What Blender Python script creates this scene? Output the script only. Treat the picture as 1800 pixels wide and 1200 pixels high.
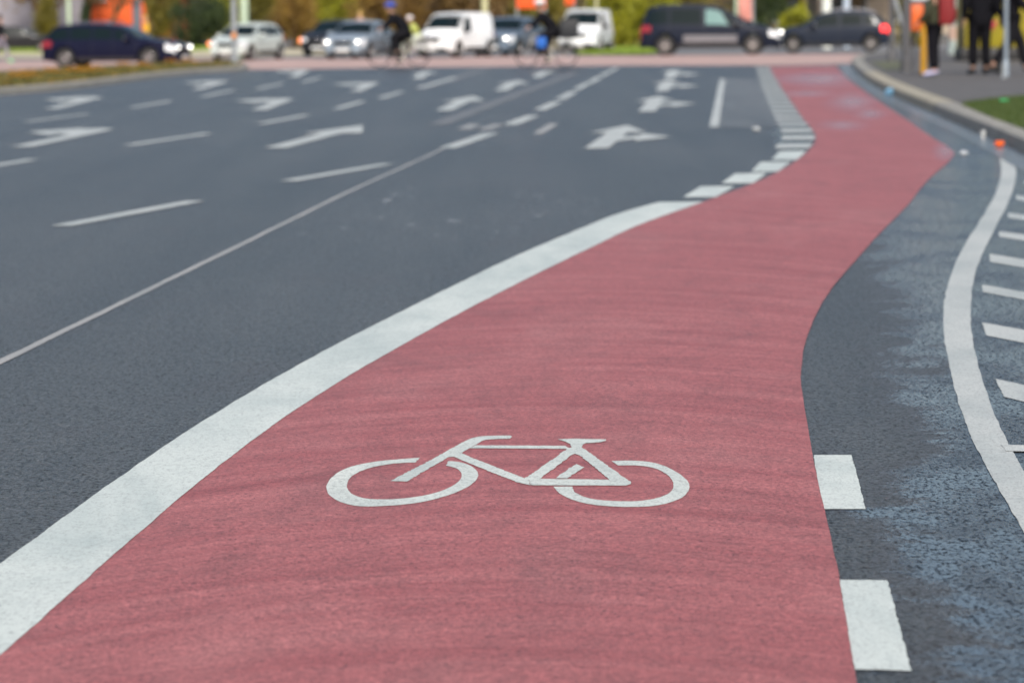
import bpy, bmesh, math, random
import numpy as np
from mathutils import Vector, Matrix, Euler
from mathutils.geometry import tessellate_polygon

for o in list(bpy.data.objects): bpy.data.objects.remove(o)
S = bpy.context.scene
COL = S.collection
rad = math.radians
random.seed(7)
RNG = np.random.default_rng(7)

# ------------------------------------------------------------ camera
F, HC = 5250.0, 1.30                 # focal length in photo pixels, lens height in metres
PITCH, ROLL = math.atan(565 / F), -0.012
cam = bpy.data.cameras.new('camera')
co = bpy.data.objects.new('camera', cam); COL.objects.link(co)
CR = Matrix.Rotation(math.pi / 2 - PITCH, 4, 'X') @ Matrix.Rotation(ROLL, 4, 'Z')
co.matrix_world = Matrix.Translation((0, 0, HC)) @ CR
cam.sensor_width = 36; cam.lens = F * 36 / 1800
cam.clip_start = 0.2; cam.clip_end = 5000
cam.dof.use_dof = True; cam.dof.focus_distance = 8.7; cam.dof.aperture_fstop = 4.2
S.camera = co

# ------------------------------------------------------------ light
SUN_EL, SUN_AZ = 40, 172             # degrees; azimuth the light comes from, clockwise from +Y
w = bpy.data.worlds.new('World'); S.world = w; w.use_nodes = True
nt = w.node_tree; sk = nt.nodes.new('ShaderNodeTexSky'); sk.sky_type = 'NISHITA'
sk.sun_disc = False; sk.sun_elevation = rad(SUN_EL); sk.sun_rotation = rad(SUN_AZ)
sk.air_density = 1.0; sk.dust_density = 3.0; sk.ozone_density = 0.8
bg = nt.nodes['Background']; bg.inputs[1].default_value = 0.10
nt.links.new(sk.outputs[0], bg.inputs[0])
sl = bpy.data.lights.new('sun', 'SUN'); sl.energy = 2.4; sl.angle = rad(12); sl.color = (1, .95, .88)
so = bpy.data.objects.new('sun', sl); COL.objects.link(so)
az, el = rad(SUN_AZ), rad(SUN_EL)
sd = Vector((math.sin(az) * math.cos(el), math.cos(az) * math.cos(el), math.sin(el)))
so.rotation_euler = sd.to_track_quat('Z', 'Y').to_euler(); so.location = (0, 0, 60)
S.view_settings.view_transform = 'Standard'; S.view_settings.look = 'None'
S.view_settings.gamma = 1; S.view_settings.exposure = 0.58
S.render.resolution_x, S.render.resolution_y = 1024, 682

# ------------------------------------------------------------ helpers
R3 = CR.to_3x3()
def G(px, py, z=0.0):
    "where the sight line through a photo pixel meets height z"
    d = R3 @ Vector(((px - 900) / F, -(py - 600) / F, -1))
    t = (z - HC) / d.z
    return Vector((d.x * t, d.y * t, z))
def hz(px): return 35 - (px - 900) * 0.012
def tag(o, label=None, cat=None, group=None, kind=None):
    if label: o['label'] = label
    if cat: o['category'] = cat
    if group: o['group'] = group
    if kind: o['kind'] = kind
    return o
def link(name, me, mat=None, parent=None, loc=None):
    o = bpy.data.objects.new(name, me); COL.objects.link(o)
    if mat is not None and me is not None: me.materials.append(mat)
    if parent: o.parent = parent
    if loc is not None: o.location = loc
    return o
def mesh(vs, fs):
    me = bpy.data.meshes.new('m'); me.from_pydata([tuple(v) for v in vs], [], fs); me.update(); return me
def smooth(me, ang=40):
    bm = bmesh.new(); bm.from_mesh(me)
    for f in bm.faces: f.smooth = True
    for e in bm.edges:
        if len(e.link_faces) != 2 or e.calc_face_angle(0) > rad(ang): e.smooth = False
    bm.to_mesh(me); bm.free(); return me
def empty(name, loc=(0, 0, 0), rz=0, sc=1):
    o = bpy.data.objects.new(name, None); COL.objects.link(o)
    o.location = loc; o.rotation_euler = (0, 0, rz); o.scale = (sc,) * 3; return o
class MB:
    def __init__(s): s.v = []; s.f = []
    def add(s, vs, fs):
        n = len(s.v); s.v += [tuple(v) for v in vs]; s.f += [tuple(i + n for i in f) for f in fs]; return s
    def box(s, c, d, rz=0, ry=0, rx=0, bev=0):
        bm = bmesh.new(); bmesh.ops.create_cube(bm, size=1)
        bmesh.ops.scale(bm, vec=d, verts=bm.verts)
        if bev: bmesh.ops.bevel(bm, geom=bm.edges[:], offset=bev, segments=2, profile=.5, affect='EDGES')
        M = Matrix.Translation(c) @ Euler((rx, ry, rz)).to_matrix().to_4x4()
        bm.verts.index_update()
        s.add([M @ v.co for v in bm.verts], [[v.index for v in f.verts] for f in bm.faces]); bm.free(); return s
    def tube(s, pts, r, n=10, cap=True):
        pts = [Vector(p) for p in pts]
        rr = r if isinstance(r, (list, tuple)) else [r] * len(pts)
        vs = []; fs = []
        up = Vector((0.13, .2, 1)).normalized()
        for i, p in enumerate(pts):
            d = (pts[min(i + 1, len(pts) - 1)] - pts[max(i - 1, 0)]).normalized()
            a = d.cross(up if abs(d.dot(up)) < .95 else Vector((1, .1, 0))).normalized(); b = d.cross(a)
            for k in range(n):
                t = 2 * math.pi * k / n; vs.append(p + (a * math.cos(t) + b * math.sin(t)) * rr[i])
        for i in range(len(pts) - 1):
            for k in range(n):
                fs.append((i * n + k, i * n + (k + 1) % n, (i + 1) * n + (k + 1) % n, (i + 1) * n + k))
        if cap: fs += [tuple(range(n))[::-1], tuple(range((len(pts) - 1) * n, len(pts) * n))]
        return s.add(vs, fs)
    def lathe(s, prof, M=Matrix(), n=24, closed=False):
        vs = []; fs = []; m = len(prof)
        for k in range(n):
            t = 2 * math.pi * k / n
            for r, z in prof: vs.append(M @ Vector((r * math.cos(t), r * math.sin(t), z)))
        for k in range(n):
            k2 = (k + 1) % n
            for i in range(m if closed else m - 1):
                j = (i + 1) % m
                fs.append((k * m + i, k2 * m + i, k2 * m + j, k * m + j))
        return s.add(vs, fs)
    def ball(s, c, d, n=12, rz=0, ry=0):
        bm = bmesh.new(); bmesh.ops.create_uvsphere(bm, u_segments=n * 2, v_segments=n, radius=.5)
        M = Matrix.Translation(c) @ Euler((0, ry, rz)).to_matrix().to_4x4() @ Matrix.Diagonal((*d, 1))
        s.add([M @ v.co for v in bm.verts], [[v.index for v in f.verts] for f in bm.faces]); bm.free(); return s
    def build(s, name, mat, parent=None, loc=None, sm=40):
        me = mesh(s.v, s.f)
        if sm: smooth(me, sm)
        return link(name, me, mat, parent, loc)

# ---- materials
def nodes(name):
    m = bpy.data.materials.new(name); m.use_nodes = True
    t = m.node_tree; b = t.nodes['Principled BSDF']; return m, t, b
def N(t, typ, **kw):
    n = t.nodes.new(typ)
    for k, v in kw.items():
        if k.startswith('i_'): n.inputs[int(k[2:])].default_value = v
        else: setattr(n, k, v)
    return n
def noise(t, scale, detail=4, rough=.6, vec=None, dist=0):
    n = N(t, 'ShaderNodeTexNoise'); n.inputs['Scale'].default_value = scale
    n.inputs['Detail'].default_value = detail; n.inputs['Roughness'].default_value = rough
    n.inputs['Distortion'].default_value = dist
    if vec is not None: t.links.new(vec, n.inputs['Vector'])
    return n.outputs[0]
def remap(t, s, a, b, c=0, d=1, kind='LINEAR'):
    n = N(t, 'ShaderNodeMapRange', interpolation_type=kind)
    t.links.new(s, n.inputs[0])
    for i, v in zip((1, 2, 3, 4), (a, b, c, d)): n.inputs[i].default_value = v
    return n.outputs[0]
def mth(t, op, a, b=None, c=None):
    n = N(t, 'ShaderNodeMath', operation=op)
    for i, v in enumerate((a, b, c)):
        if v is None: continue
        if isinstance(v, (int, float)): n.inputs[i].default_value = v
        else: t.links.new(v, n.inputs[i])
    return n.outputs[0]
def mix(t, fac, a, b, mode='MIX'):
    n = N(t, 'ShaderNodeMix', data_type='RGBA', blend_type=mode)
    for i, v in ((0, fac), (6, a), (7, b)):
        if isinstance(v, (int, float)): n.inputs[i].default_value = v
        elif isinstance(v, tuple): n.inputs[i].default_value = (*v, 1)
        else: t.links.new(v, n.inputs[i])
    return n.outputs[2]
def coords(t, sx=1, sy=1, sz=1):
    c = N(t, 'ShaderNodeTexCoord')
    m = N(t, 'ShaderNodeMapping'); m.inputs['Scale'].default_value = (sx, sy, sz)
    t.links.new(c.outputs['Object'], m.inputs[0]); return m.outputs[0]
def attr(t, name): return N(t, 'ShaderNodeAttribute', attribute_name=name).outputs['Fac']
def bump(t, b, h, strength, dist):
    n = N(t, 'ShaderNodeBump'); n.inputs['Strength'].default_value = strength; n.inputs['Distance'].default_value = dist
    t.links.new(h, n.inputs['Height']); t.links.new(n.outputs[0], b.inputs['Normal'])
def setv(t, sock, v):
    if isinstance(v, (int, float)): sock.default_value = v
    elif isinstance(v, tuple): sock.default_value = (*v, 1)
    else: t.links.new(v, sock)

_plain = {}
def plain(name, col, rough=.5, metal=0, var=.12, sc=6, coat=0, emit=0, spec=.5):
    key = name
    if key in _plain: return _plain[key]
    m, t, b = nodes(name)
    c = coords(t); n = noise(t, sc, 5, .6, c)
    k = remap(t, n, .3, .7, 1 - var, 1 + var)
    v = N(t, 'ShaderNodeVectorMath', operation='SCALE'); v.inputs[0].default_value = col
    t.links.new(k, v.inputs['Scale']); t.links.new(v.outputs[0], b.inputs['Base Color'])
    setv(t, b.inputs['Roughness'], remap(t, noise(t, sc * 4, 3, .5, c), .3, .7, max(.02, rough - .06), min(1, rough + .06)))
    b.inputs['Metallic'].default_value = metal; b.inputs['Coat Weight'].default_value = coat
    b.inputs['Coat Roughness'].default_value = .04
    b.inputs['Specular IOR Level'].default_value = spec
    if emit:
        b.inputs['Emission Color'].default_value = (*col, 1); b.inputs['Emission Strength'].default_value = emit
    _plain[key] = m; return m

def asphalt(name, dark=(.026, .025, .024), light=(.122, .114, .102), wetmul=.22, specks=False):
    m, t, b = nodes(name); c = coords(t)
    g1 = noise(t, 105, 3, .8, c); g2 = noise(t, 42, 4, .75, c)
    vo = N(t, 'ShaderNodeTexVoronoi', feature='F1'); vo.inputs['Scale'].default_value = 80
    t.links.new(c, vo.inputs['Vector'])
    stones = remap(t, vo.outputs['Distance'], .0, .65, 1, 0)
    ga = noise(t, 85, 3, .75, coords(t, 1, .50, 1)); gb = noise(t, 34, 3, .7, coords(t, 1, .5, 1), .4)
    gm = remap(t, mth(t, 'ADD', mth(t, 'MULTIPLY', ga, .7), mth(t, 'MULTIPLY', gb, .3)), .40, .58, 0, 1)
    big = noise(t, .55, 5, .6, coords(t, 1, .35, 1)); mid = noise(t, 4, 5, .65, coords(t, 1.4, .5, 1))
    f = mth(t, 'ADD', mth(t, 'MULTIPLY', g1, .95), mth(t, 'MULTIPLY', g2, .55))
    f = remap(t, f, .62, .92, 0, 1)
    base = mix(t, f, dark, light)
    # single pale stones in the mix
    vr = N(t, 'ShaderNodeSeparateColor'); t.links.new(vo.outputs['Color'], vr.inputs[0])
    base = mix(t, mth(t, 'MULTIPLY', remap(t, vr.outputs[0], .82, .95, 0, .7), stones), base, (.20, .195, .185))
    base = mix(t, mth(t, 'MULTIPLY', remap(t, vr.outputs[1], .80, .95, 0, .8), 1.0), base, (.014, .014, .016))
    tone = mth(t, 'MULTIPLY', mth(t, 'MULTIPLY', remap(t, big, .3, .7, .80, 1.22), remap(t, mid, .3, .7, .88, 1.12)), remap(t, gm, 0, 1, .25, 1.12))  # dark flecks where grain is low paint in the shade of cavities
    track = noise(t, 1.0, 3, .5, coords(t, 1.5, .045, 1), .2)
    tone = mth(t, 'MULTIPLY', tone, remap(t, track, .32, .68, .80, 1.22))
    v = N(t, 'ShaderNodeVectorMath', operation='SCALE'); t.links.new(base, v.inputs[0]); t.links.new(tone, v.inputs['Scale'])
    base = v.outputs[0]
    # brown oil and tyre grime
    base = mix(t, remap(t, noise(t, 1.1, 4, .6, coords(t, 1.2, .8, 1), 1), .56, .72, 0, .45), base, (.050, .036, .032))
    rough = remap(t, g2, .3, .7, .27, .42); sp_dry = remap(t, gm, 0, 1, .03, .85)
    if specks:
        sp = remap(t, noise(t, 9, 3, .55, coords(t, .8, .6, 1)), .64, .69, 0, 1)
        sp2 = remap(t, noise(t, 24, 3, .55, coords(t, .8, .6, 1)), .67, .71, 0, .8)
        sp = mth(t, 'MULTIPLY', mth(t, 'MAXIMUM', sp, sp2), attr(t, 'specks'))
        base = mix(t, mth(t, 'MULTIPLY', sp, .95), base, (.50, .51, .51))
    # wet film with fingered edge
    wn = noise(t, 1.0, 6, .62, coords(t, 1.7, 1.7, 1), .6)
    wn2 = noise(t, 1.0, 5, .7, coords(t, 3, 1.6, 1))
    e = mth(t, 'ADD', attr(t, 'wet'), mth(t, 'ADD', mth(t, 'MULTIPLY', mth(t, 'SUBTRACT', wn, .5), 1.05), mth(t, 'ADD', mth(t, 'MULTIPLY', mth(t, 'SUBTRACT', wn2, .5), .35), mth(t, 'MULTIPLY', mth(t, 'SUBTRACT', gm, .5), .06))))
    wet = remap(t, e, -.05, .09, 0, 1, 'SMOOTHSTEP')
    patch = remap(t, noise(t, 1.0, 5, .7, coords(t, 2.2, 1.1, 1), .5), .36, .52, .45, 1)
    wetd = mth(t, 'MULTIPLY', wet, patch)
    v = N(t, 'ShaderNodeVectorMath', operation='SCALE'); t.links.new(base, v.inputs[0]); v.inputs['Scale'].default_value = wetmul
    base = mix(t, wet, base, v.outputs[0])
    # damp brown rim just outside the film
    rim = mth(t, 'MULTIPLY', remap(t, e, -.16, -.02, 0, 1, 'SMOOTHSTEP'), mth(t, 'SUBTRACT', 1, wet))
    base = mix(t, mth(t, 'MULTIPLY', rim, .55), base, (.040, .031, .028))
    t.links.new(base, b.inputs['Base Color'])
    n = N(t, 'ShaderNodeMix'); t.links.new(wet, n.inputs[0]); t.links.new(sp_dry, n.inputs[2]); t.links.new(remap(t, gm, .15, .85, .05, 3.0), n.inputs[3]); t.links.new(n.outputs[0], b.inputs['Specular IOR Level'])
    n = N(t, 'ShaderNodeMix'); t.links.new(wetd, n.inputs[0]); t.links.new(rough, n.inputs[2]); t.links.new(remap(t, gm, .05, .75, .50, .12), n.inputs[3])
    t.links.new(n.outputs[0], b.inputs['Roughness'])
    h = mth(t, 'ADD', mth(t, 'MULTIPLY', stones, .6), mth(t, 'ADD', mth(t, 'MULTIPLY', g1, .5), mth(t, 'MULTIPLY', gm, .8)))
    bn = N(t, 'ShaderNodeBump'); bn.inputs['Distance'].default_value = .006
    t.links.new(remap(t, wetd, 0, 1, .75, .07), bn.inputs['Strength']); t.links.new(h, bn.inputs['Height'])
    t.links.new(bn.outputs[0], b.inputs['Normal'])
    return m

def red_paint():
    m, t, b = nodes('red_surfacing'); c = coords(t)
    g1 = noise(t, 110, 4, .8, c); g2 = noise(t, 38, 5, .75, c)
    # squeegee arcs laid across the lane
    tc = N(t, 'ShaderNodeTexCoord'); sx = N(t, 'ShaderNodeSeparateXYZ'); t.links.new(tc.outputs['Object'], sx.inputs[0])
    xc = mth(t, 'SUBTRACT', sx.outputs[0], mth(t, 'MULTIPLY', mth(t, 'SUBTRACT', sx.outputs[1], 8), .035))
    arc = mth(t, 'ADD', sx.outputs[1], mth(t, 'MULTIPLY', mth(t, 'MULTIPLY', xc, xc), .55))
    cb = N(t, 'ShaderNodeCombineXYZ'); t.links.new(mth(t, 'MULTIPLY', xc, .40), cb.inputs[0]); t.links.new(mth(t, 'MULTIPLY', arc, 5.0), cb.inputs[1])
    s1 = noise(t, 1.0, 7, .68, cb.outputs[0], .25)
    cb2 = N(t, 'ShaderNodeCombineXYZ'); t.links.new(mth(t, 'MULTIPLY', xc, 3.5), cb2.inputs[0]); t.links.new(mth(t, 'MULTIPLY', arc, 16), cb2.inputs[1])
    s2 = noise(t, 1.0, 5, .7, cb2.outputs[0], .4)
    big = noise(t, 1.3, 6, .65, coords(t, 1, .5, 1), .6)
    base = mix(t, remap(t, s1, .30, .72, 0, 1), (.300, .080, .080), (.455, .158, .152))
    base = mix(t, remap(t, s2, .50, .72, 0, .40), base, (.20, .055, .056))
    base = mix(t, remap(t, big, .52, .72, 0, .55), base, (.45, .19, .18))
    base = mix(t, remap(t, noise(t, 2.6, 5, .7, coords(t, 1, .45, 1), .8), .50, .70, 0, .38), base, (.150, .062, .060))
    base = mix(t, remap(t, noise(t, 11, 5, .75, coords(t, 1, .5, 1), .5), .50, .68, 0, .35), base, (.185, .075, .072))
    base = mix(t, remap(t, noise(t, 70, 3, .75, coords(t, 1, .45, 1)), .48, .60, 0, .36), base, (.15, .052, .052))
    tone = mth(t, 'MULTIPLY', remap(t, g1, .32, .68, .62, 1.38), remap(t, g2, .3, .7, .80, 1.20))
    v = N(t, 'ShaderNodeVectorMath', operation='SCALE'); t.links.new(base, v.inputs[0]); t.links.new(tone, v.inputs['Scale'])
    base = mix(t, remap(t, noise(t, 110, 2, .6, coords(t, 1, .6, 1)), .64, .70, 0, .8), v.outputs[0], (.07, .025, .03))
    wn = noise(t, 1.0, 5, .65, coords(t, .5, .20, 1), .3)
    wet = remap(t, mth(t, 'ADD', attr(t, 'wet'), mth(t, 'MULTIPLY', mth(t, 'SUBTRACT', wn, .5), 1.2)), -.1, 1.1, 0, 1, 'SMOOTHSTEP')
    v2 = N(t, 'ShaderNodeVectorMath', operation='SCALE'); t.links.new(base, v2.inputs[0]); v2.inputs['Scale'].default_value = .92
    base = mix(t, wet, base, v2.outputs[0])
    t.links.new(base, b.inputs['Base Color']); b.inputs['Specular IOR Level'].default_value = .35
    setv(t, b.inputs['Roughness'], remap(t, wet, 0, 1, .55, .24))
    bump(t, b, mth(t, 'ADD', g1, mth(t, 'MULTIPLY', s2, 1.2)), .7, .003)
    return m

def white_paint(name='white_thermoplastic', col=(.60, .645, .60), wear=.7, grime=(.33, .36, .35)):
    m, t, b = nodes(name); c = coords(t)
    g = noise(t, 120, 3, .75, c); big = noise(t, 1.6, 6, .65, coords(t, 1, .5, 1), .7)
    fine = noise(t, 14, 5, .7, coords(t, .7, 1.2, 1))
    base = mix(t, remap(t, big, .42, .68, 0, .7), col, tuple(x * k for x, k in zip(col, (.60, .66, .68))))
    base = mix(t, remap(t, fine, .55, .78, 0, .5), base, grime)
    base = mix(t, remap(t, noise(t, 80, 3, .8, coords(t, 1, .45, 1)), .50, .64, 0, .12 + .45 * wear), base, tuple(x * .52 for x in col))
    base = mix(t, remap(t, g, .60 - .06 * wear, .70, 0, wear), base, (.13, .135, .14))
    t.links.new(base, b.inputs['Base Color']); b.inputs['Roughness'].default_value = .55
    bump(t, b, g, .45, .002)
    return m

def leaf_mat(name, cols, rough=.6):
    m, t, b = nodes(name)
    r = attr(t, 'lv'); rp = N(t, 'ShaderNodeValToRGB'); e = rp.color_ramp.elements
    e[0].color = (*cols[0], 1); e[1].color = (*cols[-1], 1)
    for i, cc in enumerate(cols[1:-1]): e.new((i + 1) / (len(cols) - 1)).color = (*cc, 1)
    t.links.new(r, rp.inputs[0]); t.links.new(rp.outputs[0], b.inputs['Base Color'])
    b.inputs['Roughness'].default_value = rough; b.inputs['Subsurface Weight'].default_value = 0
    return m

M_road = asphalt('road_asphalt', specks=True)
M_patch = asphalt('asphalt_patch', (.12, .115, .105), (.20, .19, .175))
M_pave = plain('pavement_slabs', (.105, .098, .092), .8, var=.25, sc=3)
M_red = red_paint()
M_white = white_paint()
M_white2 = white_paint('white_marking_worn', (.52, .54, .51), .9, (.24, .24, .23))
M_faint = white_paint('faint_marking', (.17, .17, .17), .9, (.09, .09, .09))
M_old = white_paint('old_thin_marking', (.38, .37, .35), .9, (.17, .165, .16))

# ------------------------------------------------------------ row ribbons between two traced edges
def edge(pts, heavy=.10, light=.015, near=16):
    pts = sorted(pts, key=lambda p: p[1]); ys = np.array([p[1] for p in pts], float); xs = np.array([p[0] for p in pts], float)
    # work in ground space so that the curve is smooth on the road, not on the picture
    g = [G(x, y) for x, y in zip(xs, ys)]
    Y = np.array([p.y for p in g]); X = np.array([p.x for p in g])
    o = np.argsort(Y); Y, X = Y[o], X[o]
    m = np.gradient(X, Y)
    def f(yy):
        yy = np.asarray(yy, float); i = np.clip(np.searchsorted(Y, yy) - 1, 0, len(Y) - 2)
        h = Y[i + 1] - Y[i]; s = np.clip((yy - Y[i]) / h, 0, 1)
        v = (2*s**3-3*s**2+1)*X[i] + (s**3-2*s**2+s)*h*m[i] + (-2*s**3+3*s**2)*X[i+1] + (s**3-s**2)*h*m[i+1]
        v = np.where(yy < Y[0], X[0] + (yy - Y[0]) * (X[1] - X[0]) / (Y[1] - Y[0]), v)
        v = np.where(yy > Y[-1], X[-1] + (yy - Y[-1]) * (X[-1] - X[-2]) / (Y[-1] - Y[-2]), v)
        return v
    u = np.linspace(math.log(2.0), math.log(max(Y[-1] * 1.05, 2.2)), 1500); raw = f(np.exp(u)); du = u[1] - u[0]
    def gs(sig):
        k = max(1, int(3 * sig / du)); ker = np.exp(-.5 * (np.arange(-k, k + 1) * du / sig) ** 2); ker /= ker.sum()
        pad = np.concatenate([2 * raw[0] - raw[k:0:-1], raw, 2 * raw[-1] - raw[-2:-k-2:-1]]); return np.convolve(pad, ker, 'valid')
    D_ = np.exp(u); wgt = np.clip((near * 1.3 - D_) / (near * .6), 0, 1); sm = gs(heavy) * wgt + gs(light) * (1 - wgt)
    return lambda yy: np.interp(np.log(np.asarray(yy, float)), u, sm)
def px_of(X, Y):
    "photo pixel of ground points (arrays)"
    M = np.array(R3.transposed()); P = np.stack([X, Y, np.full_like(X, -HC)]); q = M @ P.reshape(3, -1)
    return (900 + F * q[0] / -q[2]).reshape(X.shape), (600 - F * q[1] / -q[2]).reshape(X.shape)
def set_attr(me, name, vals):
    a = me.attributes.new(name, 'FLOAT', 'POINT'); a.data.foreach_set('value', np.asarray(vals, np.float32).ravel())
def grid_mesh(X, Y, z):
    r, c = X.shape; vs = [(X[i, j], Y[i, j], z) for i in range(r) for j in range(c)]
    fs = [(i * c + j, i * c + j + 1, (i + 1) * c + j + 1, (i + 1) * c + j) for i in range(r - 1) for j in range(c - 1)]
    return mesh(vs, fs)
def ribbon(name, L, R, y0, y1, z, mat, parent=None, n=200, m=2, wob=0.0):
    Y = y0 * (y1 / y0) ** np.linspace(0, 1, n)
    l, r = L(Y), R(Y)
    if wob:
        l = l + np.convolve(RNG.normal(0, wob, n + 4), np.ones(5) / 2.2, 'valid'); r = r + np.convolve(RNG.normal(0, wob, n + 4), np.ones(5) / 2.2, 'valid')
    s = np.linspace(0, 1, m)[None, :]
    X = l[:, None] * (1 - s) + r[:, None] * s; YY = np.repeat(Y[:, None], m, 1)
    me = grid_mesh(X, YY, z)
    return link(name, me, mat, parent), X, YY
def ragged(lp, amp, step):
    "split the outline into short pieces and nudge them, as thermoplastic edges are"
    out = []; rr = random.Random(len(lp) * 7 + int(abs(lp[0].x) * 1000)); n = len(lp)
    for i in range(n):
        a, b_ = lp[i], lp[(i + 1) % n]; d_ = b_ - a; k = max(1, min(80, int(d_.length / step)))
        nn = Vector((d_.y, -d_.x, 0)).normalized() if d_.length > 0 else Vector()
        for j in range(k): out.append(a + d_ * j / k + nn * rr.gauss(0, amp) * (1 if k > 1 else .4))
    return out
def flat(name, pts, z, mat, parent=None, px=True, holes=(), rag=0, step=.02):
    loops = [[G(*p, z) if px else Vector((*p, z)) for p in lp] for lp in (pts, *holes)]
    if rag: loops = [ragged(l, rag, step) for l in loops]
    tri = tessellate_polygon(loops); vs = [v for l in loops for v in l]
    fs = []
    for a, b_, c_ in tri:
        n = (vs[b_] - vs[a]).cross(vs[c_] - vs[a]); fs.append((a, b_, c_) if n.z > 0 else (a, c_, b_))
    return link(name, mesh(vs, fs), mat, parent)

Ydist = lambda py, px=900: G(px, py).y

# ------------------------------------------------------------ ground, road
gr = link('ground', mesh([(-1500, -300, -.03), (1500, -300, -.03), (1500, 2500, -.03), (-1500, 2500, -.03)], [(0, 1, 2, 3)]),
          plain('ground_earth', (.09, .085, .075), .9, var=.3, sc=.4)); tag(gr, kind='structure')

# the road: denser towards the camera, with the outline of the wet film stored on it
Yr = 1.6 * (Ydist(110) / 1.6) ** np.linspace(0, 1, 370)
U = np.linspace(-.23, .26, 170)
Xr = np.repeat(U[None, :], len(Yr), 0) * (Yr[:, None] + 1.5)
Xr = np.concatenate([Xr[:, :1] + np.array([[-14., -7, -3, -1]]), Xr, Xr[:, -1:] + np.array([[1., 3, 7]])], 1)
YY = np.repeat(Yr[:, None], Xr.shape[1], 1)
me = grid_mesh(Xr, YY, 0.0)
PX, PY = px_of(Xr, YY)
wet_edge = [(1240, 1668), (1150, 1640), (1080, 1640), (1000, 1575), (950, 1560), (880, 1575), (850, 1590), (800, 1610), (760, 1640), (720, 1618),
            (680, 1578), (640, 1598), (600, 1598), (550, 1588), (500, 1568), (450, 1548), (400, 1520), (360, 1480), (320, 1480), (250, 1480), (100, 1330)]
we = sorted(wet_edge); bx = np.interp(PY, [p[0] for p in we], [p[1] for p in we])
ppm = F / np.maximum(YY, 1)
wet = np.clip((PX - bx) / ppm, -1, .45)
wet = np.where(PY < 330, np.clip((PX - bx) / ppm, -1, .2), wet)
def blob(X, Y, cx, cy, rx, ry): return 1 - np.sqrt(((X - cx) / rx) ** 2 + ((Y - cy) / ry) ** 2)
for bl in ((1395, 245, 30, 22), (1400, 232, 40, 16)): wet = np.maximum(wet, blob(PX, PY, *bl) * .6)
set_attr(me, 'wet', wet)
spk = np.zeros_like(PX)
for cx, cy, rx, ry in ((700, 350, 70, 28), (690, 380, 70, 24), (830, 402, 100, 25), (970, 360, 110, 30), (560, 400, 60, 20)):
    spk = np.maximum(spk, np.clip(blob(PX, PY, cx, cy, rx, ry) * 2.2, 0, 1))
set_attr(me, 'specks', spk)
road = link('road', me, M_road); tag(road, kind='structure')

# new asphalt strip by the far cycle lane bend
q = flat('asphalt_patch', [(1257, 225), (1272, 139), (1332, 139), (1346, 160), (1372, 205), (1379, 223)], .004, M_patch, road)
set_attr(q.data, 'wet', [-1] * len(q.data.vertices))

# cycle lane
redL = [(0,1150),(83,1075),(154,1017),(229,950),(308,875),(375,821),(450,767),(537,700),(600,663),(710,603),(813,545),(920,492),(1033,437),(1117,397),
        (1200,368),(1262,346),(1326,322),(1370,301),(1404,280),(1426,260),(1434,246),(1429,230),(1414,212),(1395,185),(1374,155),(1352,117)]
redR = [(1506,1200),(1491,1108),(1475,1016),(1450,897),(1431,815),(1419,745),(1409,690),(1407,649),(1414,603),(1437,548),(1469,497),(1501,461),(1542,415),
        (1588,369),(1634,314),(1668,284),(1678,270),(1668,260),(1640,243),(1610,222),(1570,195),(1530,168),(1492,140),(1470,117)]
eL, eR = edge(redL), edge(redR, .035)
Yfar = Ydist(117.5, 1400)
lane, LX, LY = ribbon('cycle_lane', eL, eR, 3.6, Yfar, .003, M_red, None, 420, 40, .0010)
PX, PY = px_of(LX, LY); wv = np.full_like(PX, -1.0)
for bl in ((1480, 221, 60, 12), (1400, 218, 30, 8), (1440, 140, 110, 22), (1500, 180, 60, 24), (1662, 266, 30, 24), (1530, 200, 40, 16), (1420, 165, 70, 7)):
    wv = np.maximum(wv, blob(PX, PY, *bl))
set_attr(lane.data, 'wet', wv); tag(lane, kind='structure')

whiteL = [(0,992),(83,931),(158,875),(250,808),(333,752),(417,700),(600,598),(700,550),(800,500),(900,452),(1000,410),(1083,377),(1163,355)]
eW = edge(whiteL)
off = lambda f, d: (lambda y: f(y) + d)
ribbon('edge_line', eW, off(eL, .003), 3.6, Ydist(356, 1180), .0046, M_white, lane, 600, 3, .0010)
for q in ([(1200,346.5),(1232,327.5),(1291,327.5),(1258,346.5)], [(1268,322),(1292,305),(1348,304),(1324,322)], [(1320,301.5),(1337,285),(1390,284.5),(1368,301.5)],
          [(1356,281),(1370,266),(1418,265),(1401,281)]):
    flat('block_mark', q, .0040, M_white, lane, rag=.0014)
Yb = Ydist(262, 1400)
while Yb < Yfar - 1:
    ya, yb = Yb, Yb + 1.05
    ra, rb = float(eL(ya)), float(eL(yb)); w_ = .36
    flat('block_mark', [(ra - w_, ya), (ra - .01, ya), (rb - .01, yb), (rb - w_, yb)], .008, M_white2, lane, px=False)
    Yb += 2.05
for q in ([(1430,799),(1497,799),(1522,894),(1446,894)], [(1476,1018),(1560,1019),(1602,1178),(1502,1175)], [(1536,1345),(1640,1345),(1720,1590),(1590,1590)]):
    flat('block_mark', q, .0016, M_white, lane, rag=.0011)

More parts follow.
